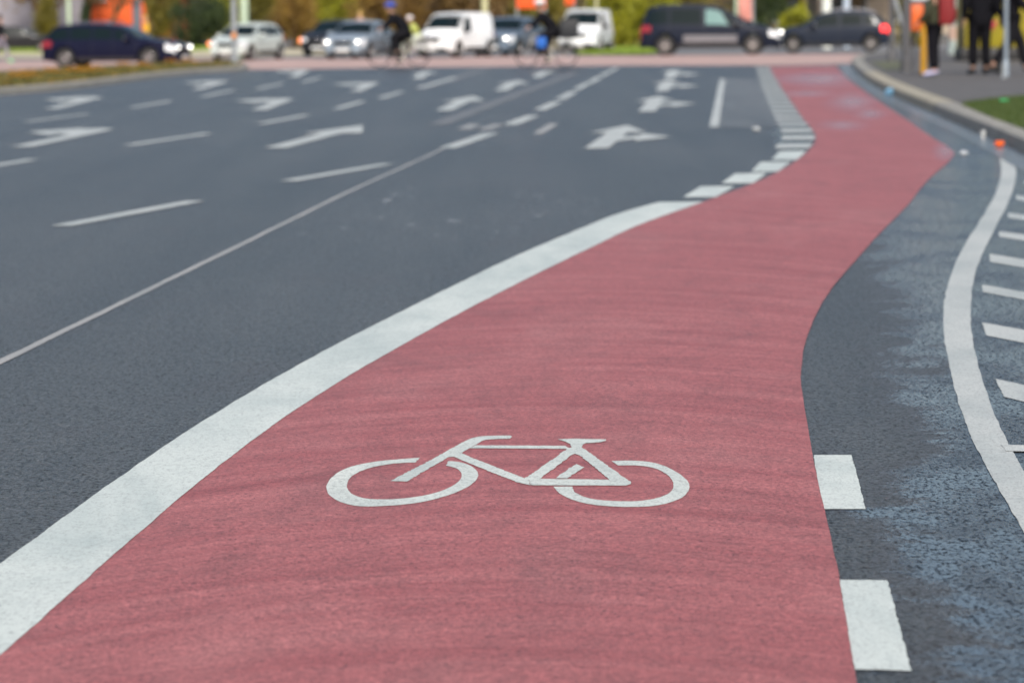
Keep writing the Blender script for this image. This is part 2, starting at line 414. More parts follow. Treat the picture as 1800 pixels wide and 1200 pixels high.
bandL = [(1756,275),(1760,296),(1749,342),(1726,383),(1694,433),(1671,484),(1661,520),(1657,566),(1666,630),(1678,685),(1695,740),(1727,810),(1773,888),(1800,935)]
bandR = [(1781,277),(1786,300),(1777,346),(1754,392),(1731,438),(1714,479),(1707,520),(1706,566),(1716,630),(1730,681),(1749,730),(1778,791),(1808,842)]
ribbon('curved_line', edge(bandL, .03), edge(bandR, .03), 5.0, Ydist(276, 1770), .0020, M_white2, road, 500, 3, .0012)
hx = 2080
for (x0, ya, x1, yb, sl) in ((1749,665,1765,697,.24),(1726,566,1733,589,.20),(1726,500,1728,513,.19),(1739,446,1740,460,.17),(1756,406,1756,416,.15),(1772,374,1772,383,.14),(1784,343,1788,352,.13),(1800,318,1802,325,.12)):
    flat('hatch_stripe', [(x0, ya), (x1, yb), (hx, yb + (hx - x1) * sl), (hx, ya + (hx - x0) * sl * .93)], .0018, M_white2, road, rag=.0014, step=.03)
flat('thin_stripe', [(1759,781),(1769,792),(1960,797),(1960,784)], .0034, M_white2, road, rag=.0015)

# lane lines of the carriageway
def dash(x0, y0, x1, y1, wd, mat=M_white, name='lane_line', z=.005):
    a, b_ = G(x0, y0), G(x1, y1); a.z = b_.z = z
    n = Vector((b_.y - a.y, -(b_.x - a.x), 0)).normalized() * wd / 2
    vs = [a - n, a + n, b_ + n, b_ - n]
    return link(name, mesh(vs, [(0, 1, 2, 3)]), mat, road)
for d in ((107,398,344,354,.15),(506,319,681,289,.15),(786,261,863,235,.18),(895,220,937,204,.19),(948,194,979,180,.18),(984,175,1008,162,.17),
          (1013,158,1033,147,.16),(1037,146,1054,136,.16),(1058,134,1070,127,.15),(1073,126,1084,120,.15),
          (-20,294,57,281,.15),(226,256,367,235,.15),(458,218,539,203,.15),(591,192,637,179,.15),(668,173,707,162,.15),
          (46,215,155,201,.14),(231,190,301,178,.14),(354,171,410,159,.14),(452,157,497,147,.14),(531,145,563,137,.14)):
    dash(*d, M_white2)
dash(735, 157, 850, 124, .30, M_faint, 'worn_line')
dash(738, 155, 800, 137, .16, M_white2, 'lane_line', .006)
dash(768, 220, 1012, 128, .26, M_faint, 'worn_line')
dash(848, 229, 879, 219, .16, M_old, 'worn_line'); dash(815, 228, 835, 219, .16, M_old, 'worn_line'); dash(945, 236, 974, 218, .12, M_old, 'worn_line')
dash(1255, 224, 1270, 140, .11, M_white2, 'lane_line', .0056)
th = edge([(-60, 664), (0, 636), (222, 528), (444, 420), (620, 334), (700, 298), (790, 257)])
ribbon('old_thin_line', off(th, -.021), off(th, .021), 9, Ydist(259, 785), .0022, M_old, road, 120, 2, .002)

# arrows, drawn at full size on the road (units: metres, y along the lane)
def arrow(kind, base, tip, label, wob=0):
    a, b_ = G(*base), G(*tip); v = b_ - a; L = v.length; ang = math.atan2(-v.x, v.y)
    s = .12
    if kind == 'straight': loops = [[(-s,0),(s,0),(s,.60*L),(.36,.60*L),(0,L),(-.36,.60*L),(-s,.60*L)]]
    elif kind == 'left': loops = [[(-s,0),(s,0),(s,.90*L),(-.1,.95*L),(-.34,.92*L),(-.34,1.0*L),(-.85,.78*L),(-.34,.56*L),(-.34,.66*L),(-s,.60*L)]]
    else: loops = [[(-s,0),(s,0),(s,.27*L),(.30,.36*L),(.30,.26*L),(.66,.43*L),(.30,.59*L),(.30,.50*L),(s,.44*L),(s,.64*L),(.32,.64*L),(0,L),(-.32,.64*L),(-s,.64*L)]]
    o = flat('road_arrow', loops[0], 0, M_white2, None, px=False)
    o.location = (a.x, a.y, .0075); o.rotation_euler = (0, 0, ang)
    return tag(o, label, 'road arrow', 'white arrows painted on the road')
for k, b0, t0, l in (
    ('left', (38,259), (200,225), 'white left-turn arrow in the outermost left lane, nearest of its column'),
    ('left', (90,192), (179,170), 'white left-turn arrow in the outermost left lane, second from the camera'),
    ('left', (345,158), (398,142), 'white left-turn arrow in the outermost left lane, farthest, near the grey pole'),
    ('straight', (484,261), (638,221), 'white straight-ahead arrow in the left part of the road, nearest of its lane'),
    ('left', (455,194), (511,173), 'white left-turn arrow just beyond the long straight-ahead arrow'),
    ('left', (625,161), (661,145), 'white left-turn arrow between the cyclist in the blue helmet and the straight-ahead arrow'),
    ('left', (515,136), (540,123), 'faint blurred arrow close to the crossing, left of the cyclist in the blue helmet'),
    ('straight', (780,195), (832,170), 'white straight-ahead arrow left of the dashed line, nearest of its column'),
    ('straight', (880,160), (912,142), 'white straight-ahead arrow left of the dashed line, second of its column'),
    ('straight', (943,137), (962,125), 'small white straight-ahead arrow in front of the cargo bicycle'),
    ('straight', (733,139), (752,126), 'small white arrow in front of the cyclist in the blue helmet'),
    ('right', (1048,262), (1103,221), 'large white arrow pointing ahead and right, nearest the cycle lane'),
    ('right', (1137,197), (1158,170), 'white ahead-and-right arrow, second from the camera in the right lane'),
    ('right', (1163,161), (1177,142), 'white ahead-and-right arrow, third from the camera in the right lane'),
    ('right', (1176,139), (1186,123), 'small faint ahead-and-right arrow, farthest in the right lane under the dark minivan')):
    arrow(k, b0, t0, l)

# bicycle symbol
def cs(pts): return [(540 + x / 2.5714, 730 + y / 2.5714) for x, y in pts]
def curve(pts, n=5):
    out = []
    for i in range(len(pts) - 1):
        p0, p1, p2, p3 = pts[max(i-1,0)], pts[i], pts[i+1], pts[min(i+2,len(pts)-1)]
        for k in range(n):
            s = k / n; out.append(tuple(.5*((2*p1[j])+(-p0[j]+p2[j])*s+(2*p0[j]-5*p1[j]+4*p2[j]-p3[j])*s*s+(-p0[j]+3*p1[j]-3*p2[j]+p3[j])*s**3) for j in (0,1)))
    return out + [pts[-1]]
fw = curve([(513,190),(440,195),(330,205),(230,222),(160,245),(110,280),(88,315),(95,350),(130,380),(190,402),(260,410),(340,408),(430,402),(530,388),(630,362),(710,330),(755,300),(772,272),(765,248),(730,222),(685,209),(642,205)]) \
   + curve([(625,225),(665,235),(690,250),(698,268),(690,290),(660,315),(600,342),(520,362),(430,374),(350,378),(270,375),(215,360),(185,335),(180,310),(195,280),(240,252),(300,232),(380,218),(440,213),(485,212)])
rw = curve([(1375,205),(1450,203),(1530,207),(1600,222),(1660,250),(1710,285),(1728,315),(1720,345),(1690,372),(1630,395),(1560,408),(1480,412),(1380,410),(1280,400),(1200,380),(1140,350),(1113,320)]) \
   + curve([(1198,320),(1206,342),(1240,362),(1300,378),(1400,386),(1500,385),(1580,372),(1635,350),(1655,322),(1648,290),(1615,258),(1560,235),(1490,225),(1408,225)])
bar = [(375,295),(450,298),(640,187),(664,186)] + curve([(700,167),(735,147),(768,128),(800,111),(850,106),(918,104)],4) + [(928,95)] + curve([(918,90),(830,91),(770,96),(720,112),(640,155)],4) + [(560,200)]
down = [(664,186),(697,168),(722,181),(985,284),(1000,288),(1010,314),(955,303),(800,243)]
top_ = [(760,134),(1168,136),(1186,150),(735,147)]
fr = [(985,284),(1175,150),(1193,143),(1190,128),(1162,115),(1130,107),(1195,104),(1350,107),(1353,113),(1330,120),(1262,124),(1246,131),(1243,143),(1462,300),(1464,308),(1440,316),(1012,314),(1002,290)]
hole = [(1052,285),(1195,178),(1215,172),(1232,180),(1366,289)]
crank = [(1122,282),(1215,218),(1252,233),(1175,283)]
mb = MB()
for i, (pl, hs) in enumerate(((fw,()),(rw,()),(bar,()),(down,()),(top_,()),(fr,(hole,)),(crank,()))):
    o = flat('tmp', cs(pl), .0042 + .00015 * i, M_white, None, holes=[cs(h) for h in hs], rag=.0014, step=.016)
    mb.add([v.co.copy() for v in o.data.vertices], [tuple(p.vertices) for p in o.data.polygons]); bpy.data.objects.remove(o)
o = mb.build('bicycle_symbol', white_paint('symbol_paint', (.64, .67, .61), .8), sm=0)
tag(o, 'large white painted bicycle symbol in the middle of the red cycle lane', 'bicycle symbol')

# ------------------------------------------------------------ right kerb, pavement, grass
def offset_line(pts, d):
    out = []
    for i, p in enumerate(pts):
        a, b_ = pts[max(i-1, 0)], pts[min(i+1, len(pts)-1)]; t = (b_ - a); t.z = 0; t.normalize()
        out.append(p + Vector((t.y, -t.x, 0)) * d)
    return out
def strip(name, lines, mat, parent=None, sm=0):
    n = len(lines[0]); vs = [v for l in lines for v in l]
    fs = [(j * n + i, j * n + i + 1, (j + 1) * n + i + 1, (j + 1) * n + i) for j in range(len(lines) - 1) for i in range(n - 1)]
    me = mesh(vs, fs); bm = bmesh.new(); bm.from_mesh(me); bmesh.ops.recalc_face_normals(bm, faces=bm.faces)
    if sum(f.normal.z for f in bm.faces) < 0: bmesh.ops.reverse_faces(bm, faces=bm.faces)
    bm.to_mesh(me); bm.free()
    if sm: smooth(me, sm)
    return link(name, me, mat, parent)
def kerb_mat(name, col):
    m, t, b = nodes(name); c = coords(t)
    base = mix(t, remap(t, noise(t, 2, 6, .7, c), .35, .7, 0, 1), tuple(x * .72 for x in col), col)
    base = mix(t, remap(t, noise(t, 60, 3, .7, c), .55, .7, 0, .5), base, tuple(x * .5 for x in col))
    t.links.new(base, b.inputs['Base Color']); b.inputs['Roughness'].default_value = .8
    bump(t, b, noise(t, 40, 4, .7, c), .4, .01); return m
M_kerb = kerb_mat('kerb_granite', (.34, .325, .285)); M_kerb2 = kerb_mat('kerb_pale', (.42, .38, .29))
def dense_v(pts, n=6): return dense(pts, n)
def dense(pts, n=6):
    p2 = [(p.x, p.y) for p in pts]; return [Vector((x, y, 0)) for x, y in curve(p2, n)]
kb = dense_v([G(*p) for p in ((1560,96),(1512,104),(1497,112),(1499,120),(1511,133),(1533,149),(1567,167),(1600,182),(1640,199),(1688,220),(1738,241),(1775,258),(1800,270),(1860,300),(1960,355))] + [Vector((4.75, 15, 0)), Vector((4.95, 9, 0)), Vector((5.0, 3, 0)), Vector((5.0, -3, 0))])
kb = kb[::-1]                        # from near to far, pavement on the right hand side
up = lambda ls, z: [Vector((p.x, p.y, z)) for p in ls]
k0, k1, k2, k3 = kb, offset_line(kb, .02), offset_line(kb, .05), offset_line(kb, .30)
kerb = strip('kerb', [up(k0, -.03), up(k1, .115), up(k2, .135), up(k3, .14), up(k3, .05)], M_kerb, None, 0)
tag(kerb, kind='structure')
# joints between the kerb stones, and a paler, warmer stretch of stones
cut = lambda l, a, b_: l[a:b_]
sl_ = [i for i, p in enumerate(kb) if px_of(np.array([p.x]), np.array([p.y]))[1][0] < 200 and px_of(np.array([p.x]), np.array([p.y]))[1][0] > 136]
a_, b_ = sl_[0], sl_[-1] + 1
strip('kerb_stone', [up(cut(offset_line(kb, -.004), a_, b_), -.02), up(cut(offset_line(kb, .016), a_, b_), .119), up(cut(offset_line(kb, .05), a_, b_), .139), up(cut(offset_line(kb, .296), a_, b_), .144)], M_kerb2, kerb)
Mj = plain('joint_dark', (.03, .03, .03), .9)
d = 0; last = kb[0]; mb = MB()
for i in range(1, len(kb)):
    d += (kb[i] - kb[i-1]).length
    if d > 1.5:
        d = 0; A, B, C = k0[i], k2[i], k3[i]; t = (kb[i] - kb[i-1]).normalized() * .012
        mb.add([Vector((*p.xy, z)) for p, z in ((A - t + (A - B) * .1, 0), (A + t + (A - B) * .1, 0), (B + t, .1405), (B - t, .1405), (C + t, .1455), (C - t, .1455))], [(0, 1, 2, 3), (3, 2, 4, 5)])
mb.build('joint', Mj, kerb, sm=0)
M_gut = asphalt('gutter_concrete', (.16, .16, .165), (.26, .26, .265), .7)
g0 = offset_line(kb, -.30)
gu = strip('gutter', [up(g0, .0045), up(kb, .0045)], M_gut, kerb); set_attr(gu.data, 'wet', [.35] * len(gu.data.vertices))
inn = k3
pav = flat('pavement', [(p.x, p.y) for p in inn] + [tuple(G(1700, 92).xy), tuple(G(2100, 86).xy), (60, 125), (60, -3)], .125, M_pave, None, px=False); tag(pav, kind='structure')

def scatter(name, poly_pts, z, n, h, mat, wd=.012, parent=None, flowers=None):
    "short blades rooted over a polygon"
    P = np.array([tuple(p)[:2] for p in poly_pts]); lo, hi = P.min(0), P.max(0)
    def inside(x, y):
        c = np.zeros(len(x), bool); j = len(P) - 1
        for i in range(len(P)):
            cond = ((P[i,1] > y) != (P[j,1] > y)) & (x < (P[j,0]-P[i,0])*(y-P[i,1])/(P[j,1]-P[i,1]+1e-12)+P[i,0]); c ^= cond; j = i
        return c
    xs = []; 
    while len(xs) < n:
        q = RNG.uniform(lo, hi, (n * 2, 2)); q = q[inside(q[:,0], q[:,1])]; xs += list(map(tuple, q))
    q = np.array(xs[:n]); a = RNG.uniform(0, 6.28, n); hh = h * RNG.uniform(.5, 1.3, n); ww = wd * RNG.uniform(.6, 1.5, n); ln = RNG.normal(0, .35, (n, 2)) * hh[:, None]
    V = np.zeros((n, 3, 3)); V[:,0,:2] = q + np.stack([np.cos(a), np.sin(a)], 1) * ww[:,None]; V[:,1,:2] = q - np.stack([np.cos(a), np.sin(a)], 1) * ww[:,None]
    V[:,2,:2] = q + ln; V[:,0,2] = V[:,1,2] = z; V[:,2,2] = z + hh
    me = tri_mesh(V); set_attr(me, 'lv', np.repeat(np.clip(RNG.normal(.5, .25, n), 0, 1), 3))
    return link(name, me, mat, parent)
def tri_mesh(V):
    n, k, _ = V.shape; me = bpy.data.meshes.new('m'); me.vertices.add(n * k); me.vertices.foreach_set('co', V.astype(np.float32).ravel())
    me.loops.add(n * k); me.loops.foreach_set('vertex_index', np.arange(n * k, dtype=np.int32)); me.polygons.add(n)
    me.polygons.foreach_set('loop_start', np.arange(0, n * k, k, dtype=np.int32)); me.update(calc_edges=True); return me
M_grass = leaf_mat('grass_blades', [(.025, .05, .008), (.05, .085, .012), (.09, .12, .02)])
M_verge = leaf_mat('verge_blades', [(.10, .16, .02), (.20, .30, .03), (.30, .38, .05)])
M_turf = plain('turf_soil', (.04, .055, .018), .95, var=.4, sc=2)
M_vsoil = plain('verge_soil', (.16, .22, .04), .95, var=.3, sc=2)
gp = [G(1691,185,.14), G(1740,178,.14), G(1800,172,.14), G(1960,164,.14), G(2050,250,.14), G(1870,262,.14), G(1800,227,.14), G(1745,207,.14)]
lw = flat('lawn', [tuple(p.xy) for p in gp], .129, M_turf, None, px=False); tag(lw, kind='structure')
tag(scatter('grass', gp, .13, 60000, .06, M_grass, .008), 'short dark green grass behind the right kerb', 'grass', kind='stuff')
vp = [G(1528,108,.14), G(1600,106,.14), G(1600,122,.14), G(1556,123,.14)]
lw = flat('verge_soil', [tuple(p.xy) for p in vp], .129, plain('corner_verge', (.10, .105, .06), .95, var=.3), None, px=False); tag(lw, kind='structure')

# ------------------------------------------------------------ crossing and far ground
def far_band(name, L, z, mat, kind='structure', parent=None):
    o = flat(name, L, z, mat, parent); 
    if kind: tag(o, kind=kind)
    return o
M_pink = plain('pink_crossing', (.45, .31, .27), .75, var=.12, sc=.6)
M_far = plain('far_asphalt', (.17, .17, .17), .7, var=.12, sc=.5)
M_cream = plain('cream_paving', (.50, .44, .30), .8, var=.12, sc=.5)
far_band('cross_road', [(-900,150),(-900,82),(2900,52),(2900,95),(1520,113),(1100,115),(700,119),(420,125),(330,128),(0,140)], -.012, M_far)
far_band('cycle_crossing', [(-600,150),(-600,112),(0,107),(330,104),(560,103.5),(900,99.5),(1500,95),(1800,92),(1800,100),(1540,108),(1497,112),(1400,115),(1100,115.5),(700,119),(500,122),(330,124),(150,131),(0,140)], .006, M_pink)
far_band('far_path', [(-300,103),(-300,92),(330,88),(600,86),(900,82),(1100,80),(1150,79),(1150,84),(1100,86),(1040,88),(900,89),(560,97),(330,101)], .008, M_cream)
vv = [G(1010,97), G(1045,88), G(1160,85), G(1160,94), G(1120,97)]
lw = flat('verge', [tuple(p.xy) for p in vv], .03, M_vsoil, None, px=False); tag(lw, kind='structure')
tag(scatter('verge_grass', vv, .03, 30000, .09, M_verge, .03), 'bright yellow-green grass strip left of the dark minivan', 'grass', kind='stuff')
vv2 = [G(-300,96), G(-300,88), G(330,83), G(385,84), G(385,88), G(330,91)]
tag(scatter('verge_grass', vv2, 0, 30000, .10, M_verge, .03), 'thin strip of yellow-green grass behind the navy estate car', 'grass', kind='stuff')

# left median
kl = dense([G(*p) for p in ((-420,206),(-200,188),(-80,176),(0,168),(110,158.5),(200,148),(278,137.5),(350,130),(400,126.5),(430,124),(437,120.5),(420,119),(380,119))])
kl = kl[::-1] if False else kl
o_ = lambda d: offset_line(kl, -d)
kerb2 = strip('kerb', [up(kl, -.03), up(o_(.02), .11), up(o_(.05), .13), up(o_(.24), .135), up(o_(.24), .02)], M_kerb, None); tag(kerb2, kind='structure')
bed = [(p.x, p.y) for p in o_(.24)]
ins = [tuple(G(330,121.5).xy), tuple(G(150,131).xy), tuple(G(0,140).xy), tuple(G(-200,152).xy), tuple(G(-420,168).xy)]
bedp = bed + ins
md = flat('median_bed', bedp, .06, plain('bed_soil', (.055, .045, .02), .95, var=.4, sc=1), None, px=False); tag(md, kind='structure')
M_bed = leaf_mat('bed_leaves', [(.04, .04, .01), (.09, .085, .015), (.15, .12, .02), (.20, .12, .02)])
tag(scatter('ground_cover', bedp, .06, 26000, .16, M_bed, .035), 'low olive and brown ground cover along the left median kerb', 'ground cover', kind='stuff')
M_flower = plain('orange_petals', (.75, .33, .02), .6)
M_stem = plain('stem_green', (.05, .09, .015), .7)
FG = 'orange flowers in the median bed'
fl0 = None
spots = ((30,153,'leftmost'),(52,150,'low'),(90,143,'middle'),(128,142,'tight'),(148,141,'tall'),(166,138,'upright'),(218,131,'lone'),(252,131,'small'),(300,124,'far'),(330,123,'last'))
for i, (fx, fy, nm) in enumerate(spots):
    p = G(fx, fy, .1)
    e = empty('flower', (p.x, p.y, .06)); tag(e, 'clump of orange blossom in the low planting of the left median', 'flower', FG)
    if fl0 is None:
        sm_, pm = MB(), MB()
        for k in range(9):
            a = k * 2.4; r = .05 + .02 * k
            tp = Vector((math.cos(a) * r, math.sin(a) * r, .22 + .03 * (k % 4)))
            sm_.tube([(math.cos(a) * .02, math.sin(a) * .02, 0), tp], .005, 5)
            for j in range(6):
                b2 = j * math.pi / 3; c_, s_ = math.cos(b2), math.sin(b2)
                pm.add([tp, tp + Vector((c_ * .05 - s_ * .02, s_ * .05 + c_ * .02, .035)), tp + Vector((c_ * .065, s_ * .065, .03)), tp + Vector((c_ * .05 + s_ * .02, s_ * .05 - c_ * .02, .035))], [(0, 1, 2, 3)])
        ds, dp = sm_.build('stem', M_stem, e).data, pm.build('blossom', M_flower, e).data; fl0 = (ds, dp)
    else:
        for nme, dd in zip(('stem', 'blossom'), fl0): link(nme, dd, None, e)


# ------------------------------------------------------------ vehicles
M_glass = plain('car_glass', (.006, .013, .015), .10, var=.05, spec=.14)
M_glass2 = plain('car_glass_clear', (.10, .22, .21), .08, var=.05, spec=.8)
M_tyre = plain('tyre_rubber', (.018, .018, .018), .75)
M_rim = plain('alloy_rim', (.38, .36, .36), .32, metal=.8)
M_black = plain('black_trim', (.02, .02, .022), .5)
M_chrome = plain('chrome', (.7, .7, .72), .15, metal=1)
M_lamp = plain('lit_headlight', (1, .97, .88), .2, emit=5, var=0)
M_lampoff = plain('headlight_glass', (.75, .78, .8), .08)
M_taillit = plain('lit_tail_light', (1, .03, .03), .25, emit=1.6, var=0)
M_tail = plain('red_tail_light', (.26, .018, .028), .15)
M_orange = plain('lit_indicator', (1, .25, .06), .25, emit=1.6, var=0)
M_plate = plain('number_plate', (.70, .70, .68), .4)
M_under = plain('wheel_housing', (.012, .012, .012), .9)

def wheel_data(r, wdt):
    M = Matrix.Rotation(math.pi / 2, 4, 'X')
    t = MB().lathe([(r*.62,-wdt*.5),(r*.9,-wdt*.52),(r*.985,-wdt*.42),(r,-wdt*.2),(r,wdt*.2),(r*.985,wdt*.42),(r*.9,wdt*.52),(r*.62,wdt*.5),(r*.60,0)], M, 32, True)
    h = MB().lathe([(r*.64,-wdt*.44),(r*.64,wdt*.44),(r*.58,wdt*.50),(r*.55,wdt*.40),(r*.55,-wdt*.40),(r*.58,-wdt*.50)], M, 32, True)
    h.lathe([(0.001,wdt*.40),(r*.13,wdt*.38),(r*.15,-wdt*.38),(.001,-wdt*.40)], M, 16)
    for k in range(7):
        a = k * 2 * math.pi / 7
        for sgn in (-1, 1):
            h.box((math.cos(a) * r*.34, sgn * wdt*.36, math.sin(a) * r*.34), (r*.5, .03, r*.15), ry=-a)
    d_ = MB().lathe([(.001,-.02),(r*.5,-.02),(r*.5,.02),(.001,.02)], M, 20)
    return t, h, d_

def car(name, label, group, loc, rz, p, sc=1.0):
    root = empty(name, loc, rz, sc); tag(root, label, p.get('cat', 'car'), group)
    L, W, H, zb, r = p['L'], p['W'], p['H'], p.get('zb', .22), p.get('r', .32)
    top = sorted(p['top']); tx = [q[0] for q in top]; tz = [q[1] * H for q in top]
    belt = sorted(p['belt']); bx_ = [q[0] for q in belt]; bz = [q[1] * H for q in belt]
    wx = [(w_ - .5) * L for w_ in p['wheels']]
    ra = r + .055
    def sect(t):
        x = (t - .5) * L
        e = abs(2 * t - 1)
        wd = W / 2 * (1 - p.get('taper', .16) * e ** 7 - .02 * e ** 2)
        zt = float(np.interp(t, tx, tz)); zbelt = min(float(np.interp(t, bx_, bz)), zt - .03)
        gh = max(0., min(1., (zt - zbelt) / max(.01, H - float(np.interp(t, bx_, bz)))))
        rw = wd * (.95 - p.get('tumble', .20) * gh)
        z0 = zb + .10 * max(0, e - .86) / .14
        arch = 0
        for w_ in wx:
            if abs(x - w_) < ra: arch = max(arch, r + math.sqrt(ra * ra - (x - w_) ** 2))
        z0 = max(z0, arch)
        m = max(z0 + .02, zb + .12); m2 = max(m + .02, .30 * H); m3 = max(m2 + .02, zbelt - .13)
        zz = max(zbelt, m3 + .02); ze = max(zt - .05 - .04 * gh, zz + .008)
        return [(0, z0), (wd * .86, z0), (wd * .965, z0 + .012), (wd * .99, m), (wd, m2), (wd * .985, m3), (wd * .955, zz), (rw, ze), (rw * .93, max(zt - .01, ze + .004)), (0, max(zt, ze + .006) + .015)]
    def P(t, s, off=0):
        "s: 0 .. 9 on the left half, 9 .. 18 mirrored"
        sg = 1
        if s > 9: s = 18 - s; sg = -1
        a = sect(t); i = min(int(s), 8); f_ = s - i
        return Vector(((t - .5) * L, sg * (a[i][0] * (1 - f_) + a[i+1][0] * f_), a[i][1] * (1 - f_) + a[i+1][1] * f_))
    ts = set(np.linspace(0, 1, 61)) | set(tx) | {.004, .012, .988, .996}
    for w_ in wx:
        for k in np.linspace(-1, 1, 17): ts.add(min(1, max(0, (w_ + ra * math.sin(k * math.pi / 2) * .999) / L + .5)))
    ts = sorted(ts); vs = []; fs = []; m = 19
    for t in ts: vs += [P(t, s) for s in range(m)]
    for i in range(len(ts) - 1):
        for j in range(m - 1): fs.append((i*m+j, i*m+j+1, (i+1)*m+j+1, (i+1)*m+j))
    fs += [tuple(range(m))[::-1], tuple(range((len(ts)-1)*m, len(ts)*m))]
    bm = bmesh.new(); me = mesh(vs, fs); bm.from_mesh(me); bmesh.ops.remove_doubles(bm, verts=bm.verts, dist=.0008)
    bmesh.ops.recalc_face_normals(bm, faces=bm.faces); bm.to_mesh(me); bm.free()
    link('body', smooth(me, 32), p['paint'], root)
    def patch(nm, t0, t1, s0, s1, mat, off=.006, nt_=8, ns=4, parent=None, sk0=0, sk1=0):
        "closed thin panel lying on the shell; sk0, sk1 slide its upper corners along the car"
        vs = []; c = Vector((0, 0, H * .45))
        for i in range(nt_ + 1):
            for j in range(ns + 1):
                v_ = j / ns; a0, a1 = t0 + sk0 * v_, t1 + sk1 * v_
                t = a0 + (a1 - a0) * i / nt_; s = s0 + (s1 - s0) * v_
                q = P(t, s); du = P(min(1, t + .004), s) - P(max(0, t - .004), s); dv = P(t, min(18, s + .03)) - P(t, max(0, s - .03))
                n = du.cross(dv)
                if n.length < 1e-9: n = q - c
                n.normalize()
                if n.dot(q - Vector((q.x * .7, 0, H * .4))) < 0: n = -n
                vs.append((q - n * .01, q + n * off))
        k = ns + 1; A = [a for a, _ in vs]; B = [b for _, b in vs]; n0 = len(A); F_ = []
        for i in range(nt_):
            for j in range(ns): F_.append((n0 + i*k+j, n0 + i*k+j+1, n0 + (i+1)*k+j+1, n0 + (i+1)*k+j))
        ring = [i * k for i in range(nt_ + 1)] + [nt_ * k + j for j in range(1, k)] + [i * k + ns for i in range(nt_ - 1, -1, -1)] + [j for j in range(ns - 1, 0, -1)]
        for a, b_ in zip(ring, ring[1:] + ring[:1]): F_.append((a, b_, n0 + b_, n0 + a))
        me = mesh(A + B, F_); bm = bmesh.new(); bm.from_mesh(me); bmesh.ops.recalc_face_normals(bm, faces=bm.faces)
        up_ = [f for f in bm.faces]; bm.to_mesh(me); bm.free()
        return link(nm, smooth(me, 35), mat, parent or root)
    for q in p['sidewin']:
        t0, t1 = q[0], q[1]; sk0, sk1 = (q[2], q[3]) if len(q) > 3 else (0, 0); gm = q[4] if len(q) > 4 else M_glass
        patch('side_window', t0, t1, 6.1, 6.92, gm, sk0=sk0, sk1=sk1)
        patch('side_window', t0, t1, 11.9, 11.08, gm, sk0=sk0, sk1=sk1)
    a, b_ = p['screen']; patch('windscreen', a, b_, 7.15, 10.85, p.get('screen_mat', M_glass), .005, 8, 12)
    a, b_ = p['rear']; patch('rear_window', a, b_, 7.2, 10.8, M_glass, .005, 6, 12)
    for s0, s1 in ((3.2, 5.9), (14.8, 12.1)):
        for t in p['doors']: patch('door_gap', t - .0012, t + .0012, s0, s1, M_black, .0015, 2, 6)
        for t in p.get('handles', []): patch('door_handle', t, t + .035, 5.35 if s0 < 9 else 12.65, 5.5 if s0 < 9 else 12.5, p.get('handle_mat', p['paint']), .03, 3, 2)
    if 'trim' in p:
        for s0, s1 in ((3.5, 4.5), (14.5, 13.5)): patch('side_trim', p['trim'][0], p['trim'][1], s0, s1, plain('side_strip', (.16, .155, .17), .45), .014, 10, 2)
    for s0, s1 in ((2.2, 3.3), (15.8, 14.7)): patch('sill', p['wheels'][0] + ra / L + .012, p['wheels'][1] - ra / L - .012, s0, s1, M_black, .008, 6, 2)
    # front and back ends
    xf, xr = L / 2, -L / 2
    hz_ = p.get('lampz', .42) * H; yw = W * .36
    lit = p.get('lit', True); hm = M_lamp if lit else M_lampoff
    MB().box((xf - .02, 0, .30), (.14, W * .74, .20), bev=.05).build('bumper', p.get('bumper', p['paint']), root)
    MB().box((xr + .02, 0, .38), (.14, W * .74, .24), bev=.05).build('bumper', p.get('bumper', p['paint']), root)
    g_ = MB().box((xf + .015, 0, .30), (.09, W * .50, .12), bev=.02).build('grille', M_black, root)
    MB().box((xf + .005, 0, hz_ - .04), (.08, W * .44, .17), bev=.03).build('grille', M_black, root)
    MB().box((xf + .065, 0, .34), (.012, .52, .11), bev=.004).build('number_plate', M_plate, root)
    MB().box((xr - .055, 0, p.get('rplate', .62)), (.012, .52, .11), bev=.004).build('number_plate', M_plate, root)
    MB().ball((xf - .01, 0, hz_ + .02), (.10, .12, .12), 8).build('badge', M_chrome, root)
    for sy in (-1, 1):
        o = patch('headlight', .925, .994, 4.5 if sy > 0 else 13.5, 5.85 if sy > 0 else 12.15, M_lampoff, .01, 8, 5)
        MB().ball((xf - .05, sy * yw, hz_), (.20, .36, .19), 10, rz=-sy * .35).build('lens', M_lampoff, o)
        MB().ball((xf + .04, sy * (yw - .03), hz_), (.08, .11, .09), 8).build('bulb', hm if lit else M_chrome, o)
        if p.get('indicator') == sy: MB().ball((xf - .06, sy * (yw + .1), hz_), (.26, .22, .2), 8).build('indicator', M_orange, root)
        tl = M_taillit if p.get('braking') else M_tail
        tz_ = p.get('tailz', .58) * H - .04
        s0, s1 = p.get('tails', (4.75, 5.95))
        patch('tail_light', .001, .075, s0 if sy > 0 else 18 - s0, s1 if sy > 0 else 18 - s1, tl, .012, 8, 5)
        MB().box((xr - .005, sy * W * .36, tz_ - .06), (.05, W * .12, p.get('tailh', .22)), bev=.02).build('tail_light', tl, root)
        mt = p.get('mirror', .66)
        mp = P(mt, 6); q = MB(); q.tube([(mp.x, sy * (mp.y - .05), mp.z), (mp.x, sy * (mp.y + .12), mp.z + .05)], .025, 8)
        q.ball((mp.x + .01, sy * (mp.y + .15), mp.z + .09), (.15, .24, .17), 10); mo = q.build('door_mirror', p.get('mirror_mat', p['paint']), root)
        MB().box((mp.x - .062, sy * (mp.y + .15), mp.z + .09), (.02, .17, .11), bev=.006).build('mirror_glass', M_chrome, mo)
